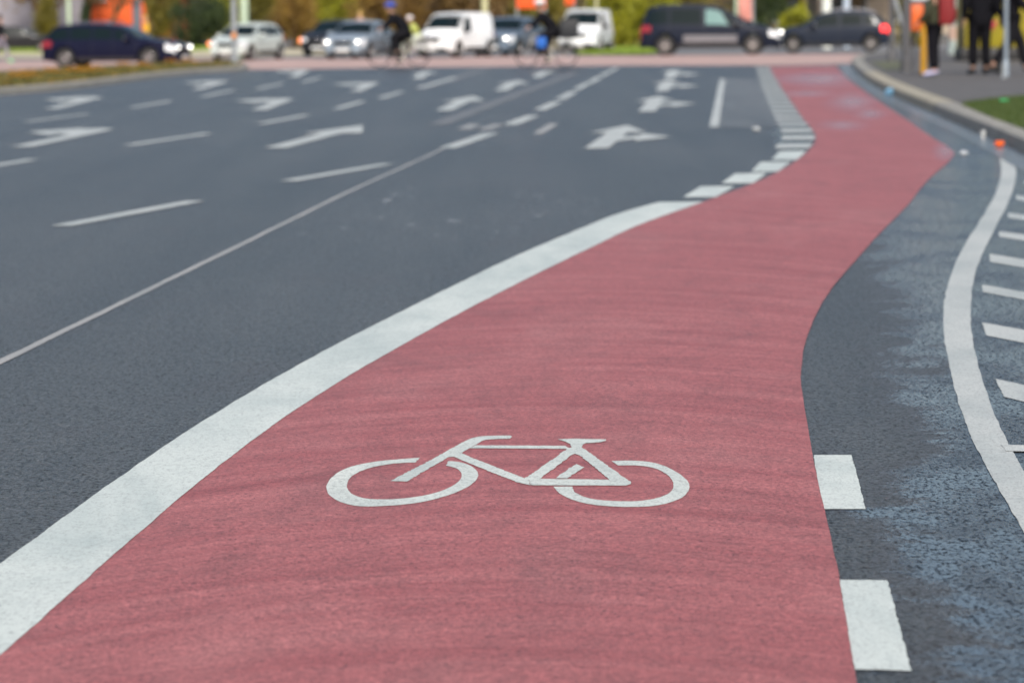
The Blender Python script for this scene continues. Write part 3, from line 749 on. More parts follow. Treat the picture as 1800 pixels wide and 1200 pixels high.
    # dark inner body above the wheels so that the arches do not show daylight
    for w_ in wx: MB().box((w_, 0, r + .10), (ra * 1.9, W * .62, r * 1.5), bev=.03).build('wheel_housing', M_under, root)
    tb, hb, db = wheel_data(r, .21); tw = None
    for w_ in wx:
        for sy in (-1, 1):
            we_ = empty('wheel', (w_, sy * (W / 2 - .125), r)); we_.parent = root
            if tw is None:
                tw = [tb.build('tyre', M_tyre, we_).data, hb.build('rim', p.get('rim', M_rim), we_).data, db.build('brake_disc', M_black, we_).data]
            else:
                for nm, dd in zip(('tyre', 'rim', 'brake_disc'), tw): link(nm, dd, None, we_)
    if p.get('rails'):
        for sy in (-1, 1):
            pts = [(( t - .5) * L, sy * sect(t)[8][0] * .95, sect(t)[9][1] + (.05 if 0 < k < 8 else .0)) for k, t in enumerate(np.linspace(*p['rails'], 9))]
            MB().tube(pts, .018, 8).build('roof_rail', M_black if p.get('dark_rails') else M_chrome, root)
    MB().tube([((p['rear'][1] - .5) * L, 0, H), ((p['rear'][1] - .5) * L - .15, 0, H + .16)], .006, 6).build('aerial', M_black, root)
    for sy in (-1, 1):
        MB().tube([((p['screen'][1] - .5) * L + .02, sy * .1 + .25, sect(p['screen'][1])[9][1] + .025), ((p['screen'][1] - .5) * L - .32, sy * .1 + .45, sect(p['screen'][1] - .32 / L)[9][1] + .03)], .008, 6).build('wiper', M_black, root)
    return root

def paint(name, c, metal=.0, rough=.38): return plain(name, c, rough, metal=metal, var=.04, coat=.13, spec=.10)
navy = paint('navy_paint', (.006, .007, .024)); silver = paint('silver_paint', (.24, .29, .34), .2); white = paint('white_paint', (.82, .84, .84), 0, .35)
dgrey = paint('dark_grey_paint', (.009, .013, .026)); pale = paint('pale_silver_paint', (.62, .68, .64), .3); blk = paint('black_paint', (.015, .015, .018))
mgrey = paint('blue_grey_paint', (.015, .021, .036)); silb = paint('blue_silver_paint', (.13, .17, .22), .2)
ESTATE = dict(L=4.7, W=1.78, H=1.47, r=.33, wheels=(.175, .80), top=[(0,.56),(.012,.64),(.03,.74),(.085,.93),(.13,.975),(.25,1),(.45,1),(.56,.965),(.62,.885),(.70,.72),(.735,.66),(.80,.64),(.92,.585),(.975,.52),(1,.40)],
    belt=[(0,.63),(.5,.615),(1,.60)], sidewin=[(.045,.20,.03,0),(.215,.375),(.39,.53,0,-.005),(.545,.69,0,-.09)], screen=(.585,.722), rear=(.018,.085), doors=(.21,.385,.54,.715), handles=(.33,.49), mirror=.655, rails=(.12,.52), lampz=.45, tailz=.57)
MPV = dict(L=4.75, W=1.86, H=1.74, r=.335, zb=.25, wheels=(.175, .81), top=[(0,.50),(.01,.62),(.02,.76),(.05,.93),(.09,.975),(.2,1),(.42,1),(.52,.975),(.60,.905),(.72,.72),(.78,.62),(.84,.595),(.93,.52),(.98,.46),(1,.36)],
    belt=[(0,.60),(.5,.57),(1,.55)], sidewin=[(.045,.20,.015,0),(.215,.44),(.47,.64,0,-.06,M_glass2),(.655,.74,-.06,-.1)], screen=(.565,.765), rear=(.014,.06), doors=(.205,.455,.67), handles=(.40,.60), mirror=.70, lampz=.44, tailz=.48, tailh=.42, trim=(.31,.70), taper=.14)
HATCH = dict(L=3.95, W=1.70, H=1.47, r=.30, wheels=(.16, .83), top=[(0,.52),(.015,.62),(.03,.72),(.11,.92),(.18,.97),(.32,1),(.48,.995),(.57,.955),(.64,.86),(.74,.70),(.785,.64),(.85,.62),(.94,.55),(.985,.47),(1,.38)],
    belt=[(0,.66),(.4,.62),(1,.58)], sidewin=[(.09,.22,.05,0),(.24,.42),(.44,.69,0,-.10)], screen=(.60,.772), rear=(.03,.125), doors=(.23,.43,.70), handles=(.375,.62), mirror=.655, lampz=.45, tailz=.62)
SEDAN = dict(L=4.4, W=1.75, H=1.43, r=.31, wheels=(.18, .82), top=[(0,.52),(.01,.62),(.05,.68),(.16,.71),(.28,.90),(.36,.98),(.45,1),(.52,.99),(.60,.93),(.74,.69),(.78,.655),(.85,.635),(.94,.575),(.98,.50),(1,.40)],
    belt=[(0,.66),(.5,.62),(1,.60)], sidewin=[(.235,.31,.045,0),(.33,.48),(.50,.69,0,-.085)], screen=(.60,.762), rear=(.17,.30), doors=(.32,.49,.72), handles=(.44,.64), mirror=.675, lampz=.45, tailz=.58)
VAN = dict(L=4.25, W=1.78, H=1.80, r=.32, zb=.24, wheels=(.17, .81), cat='van', top=[(0,.40),(.008,.70),(.02,.93),(.05,.985),(.2,1),(.5,1),(.60,.985),(.66,.93),(.76,.72),(.80,.60),(.86,.575),(.94,.51),(.985,.44),(1,.35)],
    belt=[(0,.56),(.5,.56),(1,.54)], sidewin=[(.54,.735,0,-.085)], screen=(.635,.785), rear=(.01,.018), doors=(.30,.525,.745), handles=(.50,), mirror=.70, lampz=.44, tailz=.40, tailh=.4, tumble=.13, taper=.13, handle_mat=M_black, mirror_mat=M_black)
CG = 'cars queuing and passing at the junction'
def on(px, py): p_ = G(px, py); return (p_.x, p_.y, p_.z)
car('estate_car', 'navy blue estate car passing behind the left median, nose to the right', CG, on(206, 119.5), rad(-13), dict(ESTATE, paint=navy, taper=.14), .90)
car('parked_car', 'black car at the far left edge, mostly behind the person in black', CG, on(34, 92), rad(4), dict(HATCH, paint=blk, lit=False), .86)
car('hatchback_car', 'pale silver hatchback standing just right of the grey signal pole', CG, on(436, 105.5), rad(249), dict(HATCH, paint=pale, lit=False, indicator=-1), .88)
car('sedan_car', 'dark sedan with orange indicator, partly behind the silver sedan', CG, on(594, 98), rad(252), dict(SEDAN, paint=blk, lit=False, indicator=-1), .95)
car('sedan_car', 'silver sedan with lit headlights left of the cyclist in the blue helmet', CG, on(636, 103), rad(254), dict(SEDAN, paint=silver), .93)
car('delivery_van', 'white compact delivery van right of the cyclist in the blue helmet', CG, on(801, 101), rad(244), dict(VAN, paint=white, lit=False, bumper=M_black), .87)
car('sedan_car', 'blue silver car with lit headlights between the white van and the cargo bicycle', CG, on(899, 98), rad(250), dict(SEDAN, paint=silb), .98)
car('delivery_van', 'white van with lit headlights behind the cargo bicycle', CG, on(1031, 93), rad(258), dict(VAN, paint=white, bumper=M_black), .92)
car('minivan', 'dark blue-grey minivan crossing the junction, nose to the right', CG, on(1250, 97), rad(-7), dict(MPV, paint=dgrey), 1.0)
car('hatchback_car', 'dark grey hatchback with red tail lights driving left, right of the minivan', CG, on(1462, 92.5), rad(173), dict(HATCH, paint=mgrey, lit=False, braking=True, rails=(.12,.5), L=4.1), 1.0)

# ------------------------------------------------------------ people
def skinned(name, verts, edges, rads, mat, parent=None, root=0, sub=1):
    me = bpy.data.meshes.new('sk'); me.from_pydata([tuple(v) for v in verts], edges, []); ob = bpy.data.objects.new('sk', me); COL.objects.link(ob)
    md_ = ob.modifiers.new('s', 'SKIN'); md_.branch_smoothing = .4
    for i, sv in enumerate(me.skin_vertices[0].data):
        r_ = rads[i]; sv.radius = (r_, r_) if not isinstance(r_, tuple) else r_; sv.use_root = (i == root)
    ms = ob.modifiers.new('u', 'SUBSURF'); ms.levels = sub; ms.render_levels = sub
    dg = bpy.context.evaluated_depsgraph_get(); dg.update()
    out = bpy.data.meshes.new_from_object(ob.evaluated_get(dg)); bpy.data.objects.remove(ob)
    for pz in out.polygons: pz.use_smooth = True
    out.materials.clear()
    return link(name, out, mat, parent)
M_skin = plain('skin', (.48, .28, .20), .55)
class Sk:
    def __init__(s): s.v = []; s.e = []; s.r = []
    def n(s, p, r, par=None):
        s.v.append(Vector(p)); s.r.append(r)
        if par is not None: s.e.append((par, len(s.v) - 1))
        return len(s.v) - 1
    def chain(s, pts, par):
        for p, r in pts: par = s.n(p, r, par)
        return par
def mid(a, b_, f=.5): return a.lerp(b_, f)
def person(label, group, loc, rz, J, cl, sc=1.0):
    """J: joints in a local frame facing +x (left = +y); cl: materials for the clothing"""
    root = empty('person', loc, rz, sc); tag(root, label, 'person', group)
    J = {k: Vector(v) for k, v in J.items()}; ft = cl.get('fat', 1.0)
    k = Sk(); pel = k.n(J['hip'], .115)
    b1 = k.chain([(mid(J['hip'], J['neck'], .35), (.12, .105)), (mid(J['hip'], J['neck'], .72), (.135, .115)), (J['neck'], .06)], pel)
    chest = b1 - 1; fwd = J.get('face', Vector((1, 0, 0))).normalized(); hd = J['head']
    h1 = k.chain([(mid(J['neck'], hd, .35) , .055), (hd - Vector((0, 0, .055)), .075), (hd + Vector((0, 0, .03)), .095), (hd + Vector((0, 0, .095)), .065)], b1)
    side = Vector((0, 0, 1)).cross(fwd).normalized()
    k.chain([(hd + fwd * .088 + Vector((0, 0, -.005)), .010), (hd + fwd * .104 + Vector((0, 0, -.026)), .010)], h1 - 1)      # nose
    k.chain([(hd + fwd * .078 + Vector((0, 0, -.085)), .030)], h1 - 2)     # chin
    for s in (1, -1): k.chain([(hd + side * s * .092 + Vector((0, 0, -.01)), .02)], h1 - 1)   # ears
    for s, S_ in ((1, 'L'), (-1, 'R')):
        sh, elb, wr = J['sh' + S_], J['el' + S_], J['wr' + S_]; dv = (wr - elb).normalized()
        a = k.chain([(sh, .062), (mid(sh, elb), .05), (elb, .040), (mid(elb, wr, .4), .040), (wr, .027), (wr + dv * .045, (.040, .020))], chest)
        palm = wr + dv * .045; ax = dv.cross(Vector((0, 0, 1))).normalized() if abs(dv.z) < .9 else Vector((1, 0, 0)); dn = dv.cross(ax).normalized()
        if dn.z > 0: dn = -dn
        for fi, (o_, ln) in enumerate(((-.03, .070), (-.01, .080), (.01, .076), (.03, .060))):
            c0 = palm + dv * .035 + ax * o_; k.chain([(c0, .0095), (c0 + dv * ln * .45 + dn * .012, .0085), (c0 + dv * ln * .75 + dn * ln * .5, .0075)], a)
        c0 = palm + ax * -.035; k.chain([(c0, .012), (c0 + dv * .035 + ax * -.018 + dn * .01, .009)], a)
        hp, kn, an = J['hip'] + (J['kn' + S_] - J['hip']).normalized() * .02 + Vector((0, s * .09, -.04)), J['kn' + S_], J['an' + S_]; tf = J.get('toe' + S_, an + Vector((.15, 0, -.06)))
        k.chain([(hp, .085), (mid(hp, kn), .072), (kn, .052), (mid(kn, an, .35), .052), (an, .034), (mid(an, tf), .035), (tf, .028)], pel)
    skinned('body', k.v, k.e, k.r, cl.get('skin', M_skin), root)
    # jacket
    q = Sk(); e0 = q.n(J['hip'] + Vector((0, 0, -cl.get('skirt', .10))), (.158 * ft, .14 * ft)); e1 = q.chain([(mid(J['hip'], J['neck'], .30), (.15 * ft, .135 * ft)), (mid(J['hip'], J['neck'], .70), (.168 * ft, .142 * ft)), (J['neck'] - Vector((0, 0, .02)), .075), (J['neck'] + Vector((0, 0, .045)), .062)], e0)
    for S_ in 'LR':
        sh, elb, wr = J['sh' + S_], J['el' + S_], J['wr' + S_]
        q.chain([(sh, .082 * ft), (mid(sh, elb), .070 * ft), (elb, .058 * ft), (mid(elb, wr), .055 * ft), (wr, .044)], e1 - 2)
    skinned('jacket', q.v, q.e, q.r, cl['jacket'], root)
    q = Sk(); e0 = q.n(J['hip'], .135)
    for s, S_ in ((1, 'L'), (-1, 'R')):
        hp, kn, an = J['hip'] + Vector((0, s * .09, -.05)), J['kn' + S_], J['an' + S_]
        q.chain([(hp, .102 * ft), (mid(hp, kn), .090 * ft), (kn, .072 * ft), (mid(kn, an, .4), .070 * ft), (mid(kn, an, .92), .058 * ft)], e0)
    skinned('trousers', q.v, q.e, q.r, cl['trousers'], root)
    for s, S_ in ((1, 'L'), (-1, 'R')):
        an = J['an' + S_]; tf = J.get('toe' + S_, an + Vector((.15, 0, -.06))); d_ = (tf - an); d_.z *= .3; d_.normalize()
        q = Sk(); e0 = q.n(an + Vector((0, 0, .01)), .046); q.chain([(mid(an, tf, .35) + Vector((0, 0, -.015)), .047), (mid(an, tf, .8), .045), (tf + d_ * .04, .036)], e0); q.chain([(an - d_ * .045 + Vector((0, 0, -.035)), .040)], e0)
        skinned('shoe', q.v, q.e, q.r, cl['shoes'], root)
    hm = MB()
    if cl.get('helmet'):
        hm.ball(hd + Vector((-.01, 0, .065)), (.29, .22, .19), 10); hm.build('helmet', cl['helmet'], root)
    hb = MB(); hb.ball(hd - fwd * .025 + Vector((0, 0, .035)), (.215, .205, .23), 10)
    if cl.get('long'): hb.ball(hd - fwd * .07 + Vector((0, 0, -.08)), (.15, .20, .28), 10)
    hb.build('hair', cl.get('hair', plain('brown_hair', (.06, .035, .02), .7)), root)
    ey = MB()
    for s in (1, -1): ey.ball(hd + fwd * .088 + side * s * .032 + Vector((0, 0, .012)), (.02, .02, .014), 6)
    ey.build('eyes', M_black, root)
    if cl.get('cap'): MB().ball(hd + Vector((0, 0, .07)), (.23, .215, .16), 10).build('cap', cl['cap'], root)
    return root
C_black = plain('black_cloth', (.007, .007, .010), .9, spec=.15); C_dark = plain('dark_trousers_cloth', (.010, .010, .013), .9, spec=.15); C_navy = plain('navy_cloth', (.006, .009, .028), .85, spec=.15)
C_olive = plain('olive_jacket_cloth', (.032, .035, .016), .85, var=.3); C_yellow = plain('yellow_jacket_cloth', (.75, .42, .03), .8); C_hivis = plain('hivis_cloth', (.48, .55, .14), .8)
C_shoe = plain('black_shoe', (.015, .015, .015), .6); C_lav = plain('lavender_shoe', (.42, .42, .62), .6); C_green = plain('mint_shoe', (.25, .75, .35), .6)
C_blueh = plain('blue_helmet', (.03, .07, .40), .35); C_blond = plain('blond_hair', (.45, .30, .08), .7); C_grey = plain('grey_trousers_cloth', (.25, .23, .28), .85); C_pale = plain('pale_trousers_cloth', (.60, .66, .55), .8)
C_white = plain('white_helmet', (.75, .72, .72), .35); C_bluec = plain('blue_cloth', (.015, .12, .48), .7); C_red = plain('red_bag_cloth', (.20, .012, .014), .7)
stand = dict(hip=(0,0,.93), neck=(.02,0,1.47), head=(.045,0,1.64), shL=(.01,.19,1.41), shR=(.01,-.19,1.41), elL=(-.02,.25,1.13), elR=(-.02,-.25,1.13), wrL=(.08,.23,.89), wrR=(.08,-.23,.89),
             knL=(.03,.10,.49), knR=(.02,-.10,.49), anL=(0,.11,.09), anR=(-.01,-.11,.09), toeL=(.15,.13,.035), toeR=(.14,-.13,.035))
walk = dict(stand, knL=(.20,.10,.52), anL=(.30,.10,.10), toeL=(.44,.11,.05), knR=(-.06,-.10,.50), anR=(-.34,-.10,.16), toeR=(-.22,-.10,.04), elL=(-.15,.24,1.16), wrL=(-.10,.22,.92), elR=(.10,-.24,1.14), wrR=(.28,-.20,.98))
ride = dict(hip=(-.18,0,.96), neck=(.16,0,1.40), head=(.24,0,1.56), shL=(.14,.19,1.35), shR=(.14,-.19,1.35), elL=(.30,.25,1.12), elR=(.30,-.25,1.12), wrL=(.46,.24,1.03), wrR=(.46,-.24,1.03),
            knL=(.20,.10,.80), knR=(.10,-.10,.60), anL=(.06,.11,.40), anR=(-.05,-.11,.17), toeL=(.20,.12,.36), toeR=(.10,-.12,.13))

def bicycle(label, loc, rz, frame_mat, cargo=None, sc=1.0):
    root = empty('bicycle', loc, rz, sc); tag(root, label, 'bicycle', 'bicycles on the crossing'); r = .345
    fx, rx = .56, -.50
    f = MB(); bb = Vector((-.05, 0, .29)); st = Vector((-.20, 0, .82)); hd1, hd0 = Vector((.40, 0, .90)), Vector((.44, 0, .74))
    f.tube([bb, st], .017, 8); f.tube([st.lerp(bb, .1), hd1.lerp(hd0, .2)], .016, 8); f.tube([bb, hd0], .019, 8); f.tube([hd1, hd0], .022, 8)
    for s in (-1, 1):
        f.tube([bb, (rx, s * .06, r)], .010, 6); f.tube([st.lerp(bb, .12), (rx, s * .06, r)], .009, 6); f.tube([hd0, (.47, s * .055, .68), (fx, s * .055, r)], .011, 6)
    f.build('frame', frame_mat, root)
    h = MB(); h.tube([hd1, (.38, 0, 1.0)], .014, 8); h.tube([(.46, -.29, 1.02), (.42, -.15, 1.02), (.38, 0, 1.0), (.42, .15, 1.02), (.46, .29, 1.02)], .012, 8); h.build('handlebar', M_black, root)
    sd_ = MB(); sd_.tube([st, (-.22, 0, .90)], .013, 8); sd_.ball((-.22, 0, .92), (.27, .16, .06), 8); sd_.build('saddle', M_black, root)
    c = MB(); c.lathe([(.001, -.004), (.09, -.004), (.09, .004), (.001, .004)], Matrix.Translation(bb + Vector((0, -.05, 0))) @ Matrix.Rotation(math.pi / 2, 4, 'X'), 20)
    c.tube([bb, bb + Vector((.05, -.07, -.16))], .011, 6); c.box(bb + Vector((.05, -.12, -.165)), (.09, .09, .02)); c.tube([bb, bb + Vector((-.05, .07, .16))], .011, 6); c.box(bb + Vector((-.05, .12, .165)), (.09, .09, .02))
    c.build('crank', M_chrome, root)
    M = Matrix.Rotation(math.pi / 2, 4, 'X')
    td = None
    for x in (fx, rx):
        e = empty('wheel', (x, 0, r)); e.parent = root
        t = MB(); t.lathe([(r - .036 + .018 * math.cos(a), .018 * math.sin(a)) for a in np.linspace(0, 2 * math.pi, 9)[:-1]], M, 36, True)
        t2 = MB(); t2.lathe([(r - .05, -.011), (r - .056, 0), (r - .05, .011), (r - .045, 0)], M, 36, True)
        sp = MB()
        for k in range(24):
            a = k * math.pi / 12; sp.tube([(math.cos(a) * .02, (.03 if k % 2 else -.03), math.sin(a) * .02), (math.cos(a + .15) * (r - .05), 0, math.sin(a + .15) * (r - .05))], .0014, 3, False)
        sp.tube([(0, -.05, 0), (0, .05, 0)], .02, 8)
        if td is None: td = [t.build('tyre', M_tyre, e).data, t2.build('rim', M_chrome, e).data, sp.build('spokes', M_chrome, e).data]
        else:
            for nm, dd in zip(('tyre', 'rim', 'spokes'), td): link(nm, dd, None, e)
        g = MB(); pts = [(x + math.cos(a) * (r + .02), 0, r + math.sin(a) * (r + .02)) for a in np.linspace(.3, 2.6, 12)]; g.tube(pts, .014, 6); g.build('mudguard', M_black, root)
    rk = MB(); rk.box((rx - .02, 0, .76), (.36, .13, .02))
    for s in (-1, 1): rk.tube([(rx - .05, s * .06, .76), (rx, s * .06, r)], .006, 5)
    rk.build('rack', M_black, root)
    return root
cx, cy, cz = on(703, 119.5)
bicycle('thin city bicycle ridden left by the cyclist in the blue helmet', (cx, cy, .006), rad(184), M_black, None, 1.02)
person('cyclist in black clothes and blue helmet riding left across the road', 'cyclists on the crossing', (cx, cy, .006), rad(184), ride, dict(jacket=C_black, trousers=C_dark, shoes=C_shoe, helmet=C_blueh, fat=1.65), 1.07)
cx, cy, cz = on(963, 119.5)
bicycle('city bicycle with a black box on its rack, ridden left', (cx, cy, .006), rad(182), plain('pale_bike_paint', (.45, .42, .40), .4))
person('cyclist in black with a pale helmet riding left in front of the vans', 'cyclists on the crossing', (cx, cy, .006), rad(182), dict(ride, head=(.20, 0, 1.58)), dict(jacket=C_black, trousers=C_dark, shoes=C_shoe, helmet=C_white, fat=1.5), 1.06)
Rz = Matrix.Translation((cx, cy, .006)) @ Matrix.Rotation(rad(182), 4, 'Z')
b = empty('delivery_box', Rz @ Vector((-.58, 0, .775)), rad(182)); tag(b, 'large black delivery box on the rack of the second bicycle', 'box')
MB().box((0, 0, .25), (.50, .46, .50), bev=.03).build('box_body', plain('box_fabric', (.015, .017, .022), .6), b); MB().box((0, 0, .515), (.52, .48, .03), bev=.012).build('lid', M_black, b)
b = empty('pannier_bag', Rz @ Vector((.18, .28, .50)), rad(182)); tag(b, 'bright blue bag hanging beside the second cyclist', 'bag')
MB().box((0, 0, .17), (.27, .13, .30), bev=.04).build('bag_body', C_bluec, b); MB().tube([(-.1, 0, .34), (-.06, 0, .46), (.06, 0, .46), (.1, 0, .34)], .01, 6).build('strap', M_black, b)
cx, cy, cz = on(730, 104)
bicycle('pale bicycle of the yellow-vested rider, half hidden behind the first cyclist', (cx, cy, .006), rad(215), plain('mint_bike_paint', (.55, .62, .50), .4))
person('rider in a yellow-green vest and pale trousers behind the cyclist in the blue helmet', 'cyclists on the crossing', (cx, cy, .006), rad(215), ride, dict(jacket=C_hivis, trousers=C_pale, shoes=C_lav, helmet=C_white), .86)
person('pedestrian in a yellow-orange jacket behind the navy estate car', 'people on foot', on(258, 97), rad(200), dict(stand), dict(jacket=C_yellow, trousers=C_dark, shoes=C_shoe, hair=C_blond), .95)
person('blond pedestrian seen over the roofs of the waiting sedans', 'people on foot', on(634, 93), rad(250), dict(stand), dict(jacket=plain('grey_coat_cloth', (.25, .27, .30), .85), trousers=C_dark, shoes=C_shoe, hair=C_blond, long=True), .98)
person('person in a black top and grey trousers walking at the left edge of the photo', 'people on foot', on(1, 111), rad(-20), dict(walk), dict(jacket=C_black, trousers=C_grey, shoes=C_green, hair=plain('dark_hair', (.02, .014, .01), .7)), .95)
def onk(px, py): p_ = G(px, py, .128); return (p_.x, p_.y, .125)
person('person in an olive jacket with a red backpack and lavender shoes on the right pavement', 'people on foot', onk(1642, 134), rad(160), dict(stand, elL=(.10,.24,1.12), wrL=(.26,.14,1.0)), dict(jacket=C_olive, trousers=C_black, shoes=C_lav, fat=1.25, skirt=.12), 1.03)
p_ = onk(1642, 134)
b = empty('backpack', (p_[0] + .235, p_[1] - .085, p_[2] + 1.0), rad(160)); tag(b, 'red backpack worn by the person in the olive jacket', 'backpack')
MB().box((0, 0, .27), (.26, .36, .60), bev=.05).build('bag_body', C_red, b); MB().box((-.13, 0, .17), (.06, .26, .24), bev=.02).build('front_pocket', C_red, b)
MB().tube([(.1, .1, .5), (.2, .1, .52), (.24, .1, .3), (.12, .1, .1)], .02, 6).tube([(.1, -.1, .5), (.2, -.1, .52), (.24, -.1, .3), (.12, -.1, .1)], .02, 6).build('strap', M_black, b)
person('tall person in a long black coat standing left of the thin grey pole', 'people on foot', onk(1722, 131), rad(100), dict(stand), dict(jacket=C_black, trousers=C_black, shoes=C_shoe, skirt=.24, fat=1.3), 1.22)
person('person in black striding away right of the thin grey pole', 'people on foot', onk(1776, 131), rad(8), dict(walk), dict(jacket=C_black, trousers=C_dark, shoes=C_shoe, skirt=.20, fat=1.25), 1.2)

# ------------------------------------------------------------ posts, signs and other street furniture
M_galv = plain('galvanised_steel', (.34, .37, .39), .45, metal=.4); M_gpole = plain('pale_green_pole', (.42, .52, .38), .5); M_dpole = plain('dark_grey_post', (.085, .085, .09), .55); M_ypole = plain('straw_coloured_pole', (.50, .48, .28), .55)
M_sigbox = plain('signal_housing', (.02, .03, .025), .5)
def post(name, label, cat, loc, h, r, mat, lean=0, base=True, group=None, arm=0, signal=False, lamp=False):
    e = empty(name, loc); tag(e, label, cat, group)
    pt = [(0, 0, 0), (lean * .5, 0, h * .5), (lean, 0, h)]
    MB().tube(pt, [r, r * .92, r * .8], 14).build('shaft', mat, e)
    if base: MB().lathe([(r * 1.02, .30), (r * 1.35, .27), (r * 1.4, .02), (r * 2.0, .015), (r * 2.0, 0)], n=14).build('base', mat, e)
    if signal:
        for zz in (2.6,):
            hb = MB().box((-.0, -r - .14, zz), (.26, .22, .86), bev=.03).build('signal_head', M_sigbox, e)
            for k, c_ in enumerate((M_tail, M_black, M_black)): MB().lathe([(.001, .012), (.08, .008), (.09, 0)], Matrix.Translation((0, -r - .25, zz + .27 - .27 * k)) @ Matrix.Rotation(math.pi / 2, 4, 'X'), 14).build('lens', c_, hb)
    if lamp:
        MB().tube([(lean, 0, h), (lean + .5, 0, h + .35), (lean + 1.5, 0, h + .45)], r * .5, 8).build('arm', mat, e)
        MB().box((lean + 1.75, 0, h + .42), (.7, .26, .12), bev=.04).build('lamp_head', M_galv, e)
    return e
PG = 'posts around the junction'
post('signal_pole', 'grey signal pole with an orange reflector in front of the pale hatchback', 'signal pole', on(413, 122), 4.2, .085, M_galv, signal=True)
e = empty('push_button', (*G(413, 122).xy, 0)); e.location.z = .88; e.location.y -= .11; tag(e, 'round orange reflector box on the grey signal pole', 'reflector')
MB().ball((0, -.02, .06), (.15, .10, .19), 8).build('lens', plain('orange_plastic', (.75, .26, .05), .4), e); MB().box((0, .035, .06), (.12, .05, .22), bev=.01).build('housing', M_dpole, e)
post('lamp_post', 'pale green lamp post standing right behind the grey signal pole', 'lamp post', on(431, 104), 8, .17, M_gpole, lamp=True)
post('lamp_post', 'pale green lamp post behind the roof of the navy estate car', 'lamp post', on(123, 98), 8, .10, M_gpole, lamp=True)
post('lamp_post', 'straw-coloured lamp post behind the white van beside the first cyclist', 'lamp post', on(853, 90), 8, .15, M_ypole, lamp=True)
post('lamp_post', 'thin grey-green lamp post behind the second white van', 'lamp post', on(1049, 90), 7, .07, M_ypole, lamp=True)
post('signal_pole', 'dark grey post by the corner kerb right of the dark hatchback', 'signal pole', onk(1567, 108), 4, .075, M_dpole, signal=True)
post('signal_pole', 'thick dark post standing left of the orange litter bin', 'signal pole', onk(1593, 127), 4, .09, M_dpole, signal=True)
e = empty('leaning_bar', onk(1590, 121)); tag(e, 'pale steel bar leaning across the two dark posts at the corner', 'bar'); MB().tube([(0, .3, .9), (-.42, .3, 2.4)], .045, 8).build('bar', M_galv, e); MB().tube([(0, .3, 0), (0, .3, .9)], .04, 8).build('shaft', M_galv, e)
post('sign_pole', 'thin grey steel pole between the two people in black', 'sign pole', onk(1768, 134), 3.6, .04, plain('blue_grey_steel', (.30, .36, .42), .45, metal=.4))
post('bollard', 'short pale stub at the foot of the thin grey pole', 'bollard', onk(1764, 138), .28, .035, M_galv, base=False)
post('yellow_post', 'bright yellow post left of the person in the olive jacket', 'post', onk(1623, 130), .95, .07, plain('yellow_post_paint', (.45, .23, .010), .5), base=False)
p_ = onk(1607, 123)
e = empty('litter_bin', p_); tag(e, 'orange litter bin mounted behind the yellow post', 'litter bin')
MB().tube([(0, 0, 0), (0, 0, 1.9)], .03, 8).build('shaft', M_dpole, e); MB().box((.02, -.18, 1.12), (.28, .26, .58), bev=.05).build('bin_body', plain('orange_bin_plastic', (.62, .11, .015), .45), e); MB().box((.02, -.18, 1.44), (.30, .28, .05), bev=.02).build('bin_lid', M_dpole, e)
e = empty('notice_board', (p_[0] + .08, p_[1] - .05, p_[2] + 1.5)); tag(e, 'white notice board above the orange litter bin', 'notice board'); MB().box((0, -.01, .3), (.42, .03, .62), bev=.008).build('board', plain('white_enamel', (.72, .74, .80), .4), e); MB().box((0, .02, .3), (.06, .03, .5)).build('bracket', M_galv, e)
# street cabinet / kiosk in yellow
p_ = onk(1765, 106)
e = empty('yellow_kiosk', p_, rad(4)); tag(e, 'big yellow kiosk with a red mark and dark plinth behind the people in black', 'kiosk')
M_yel = plain('shaded_kiosk_yellow', (.26, .215, .008), .5)  # yellow darkened: the shade on the kiosk is put into its colour
MB().box((0, 0, .16), (2.4, .9, .32), bev=.02).build('plinth', M_black, e); MB().box((0, 0, 1.22), (2.3, .84, 1.8), bev=.02).build('cabinet', M_yel, e)
MB().box((0, -.02, 2.36), (2.5, 1.0, .48), bev=.03).build('canopy', plain('dark_red_canopy', (.14, .022, .02), .6), e)
m_ = MB().box((-.48, -.43, .92), (.34, .02, .16), bev=.006); m_.box((-.48, -.43, .80), (.22, .02, .05), bev=.004); m_.build('red_mark', plain('red_mark_paint', (.40, .03, .05), .5), e)
for x in (-1.16, 1.16): MB().box((x, -.40, 1.25), (.09, .10, 1.9), bev=.01).build('corner_post', M_black, e)
p_ = onk(1748, 126)
e = empty('waste_bin', p_); tag(e, 'low black bin standing between the legs of the people in black', 'bin'); MB().box((0, .2, .20), (.40, .34, .40), bev=.02).build('bin_body', M_black, e); MB().box((0, .2, .415), (.43, .37, .03), bev=.01).build('lid', M_dpole, e)
p_ = on(1684, 103)
e = empty('advertising_column', p_); tag(e, 'pale advertising column behind the red backpack', 'advertising column')
MB().lathe([(.30, 0), (.30, .25), (.27, .27), (.27, 1.6), (.30, 1.62), (.30, 1.7), (.001, 1.9)], n=28).build('column', plain('pale_poster_paper', (.52, .60, .55), .6, var=.3, sc=3), e)
MB().lathe([(.275, .55), (.275, .95)], n=28).build('poster', plain('peach_poster', (.62, .42, .32), .6, var=.3, sc=4), e)
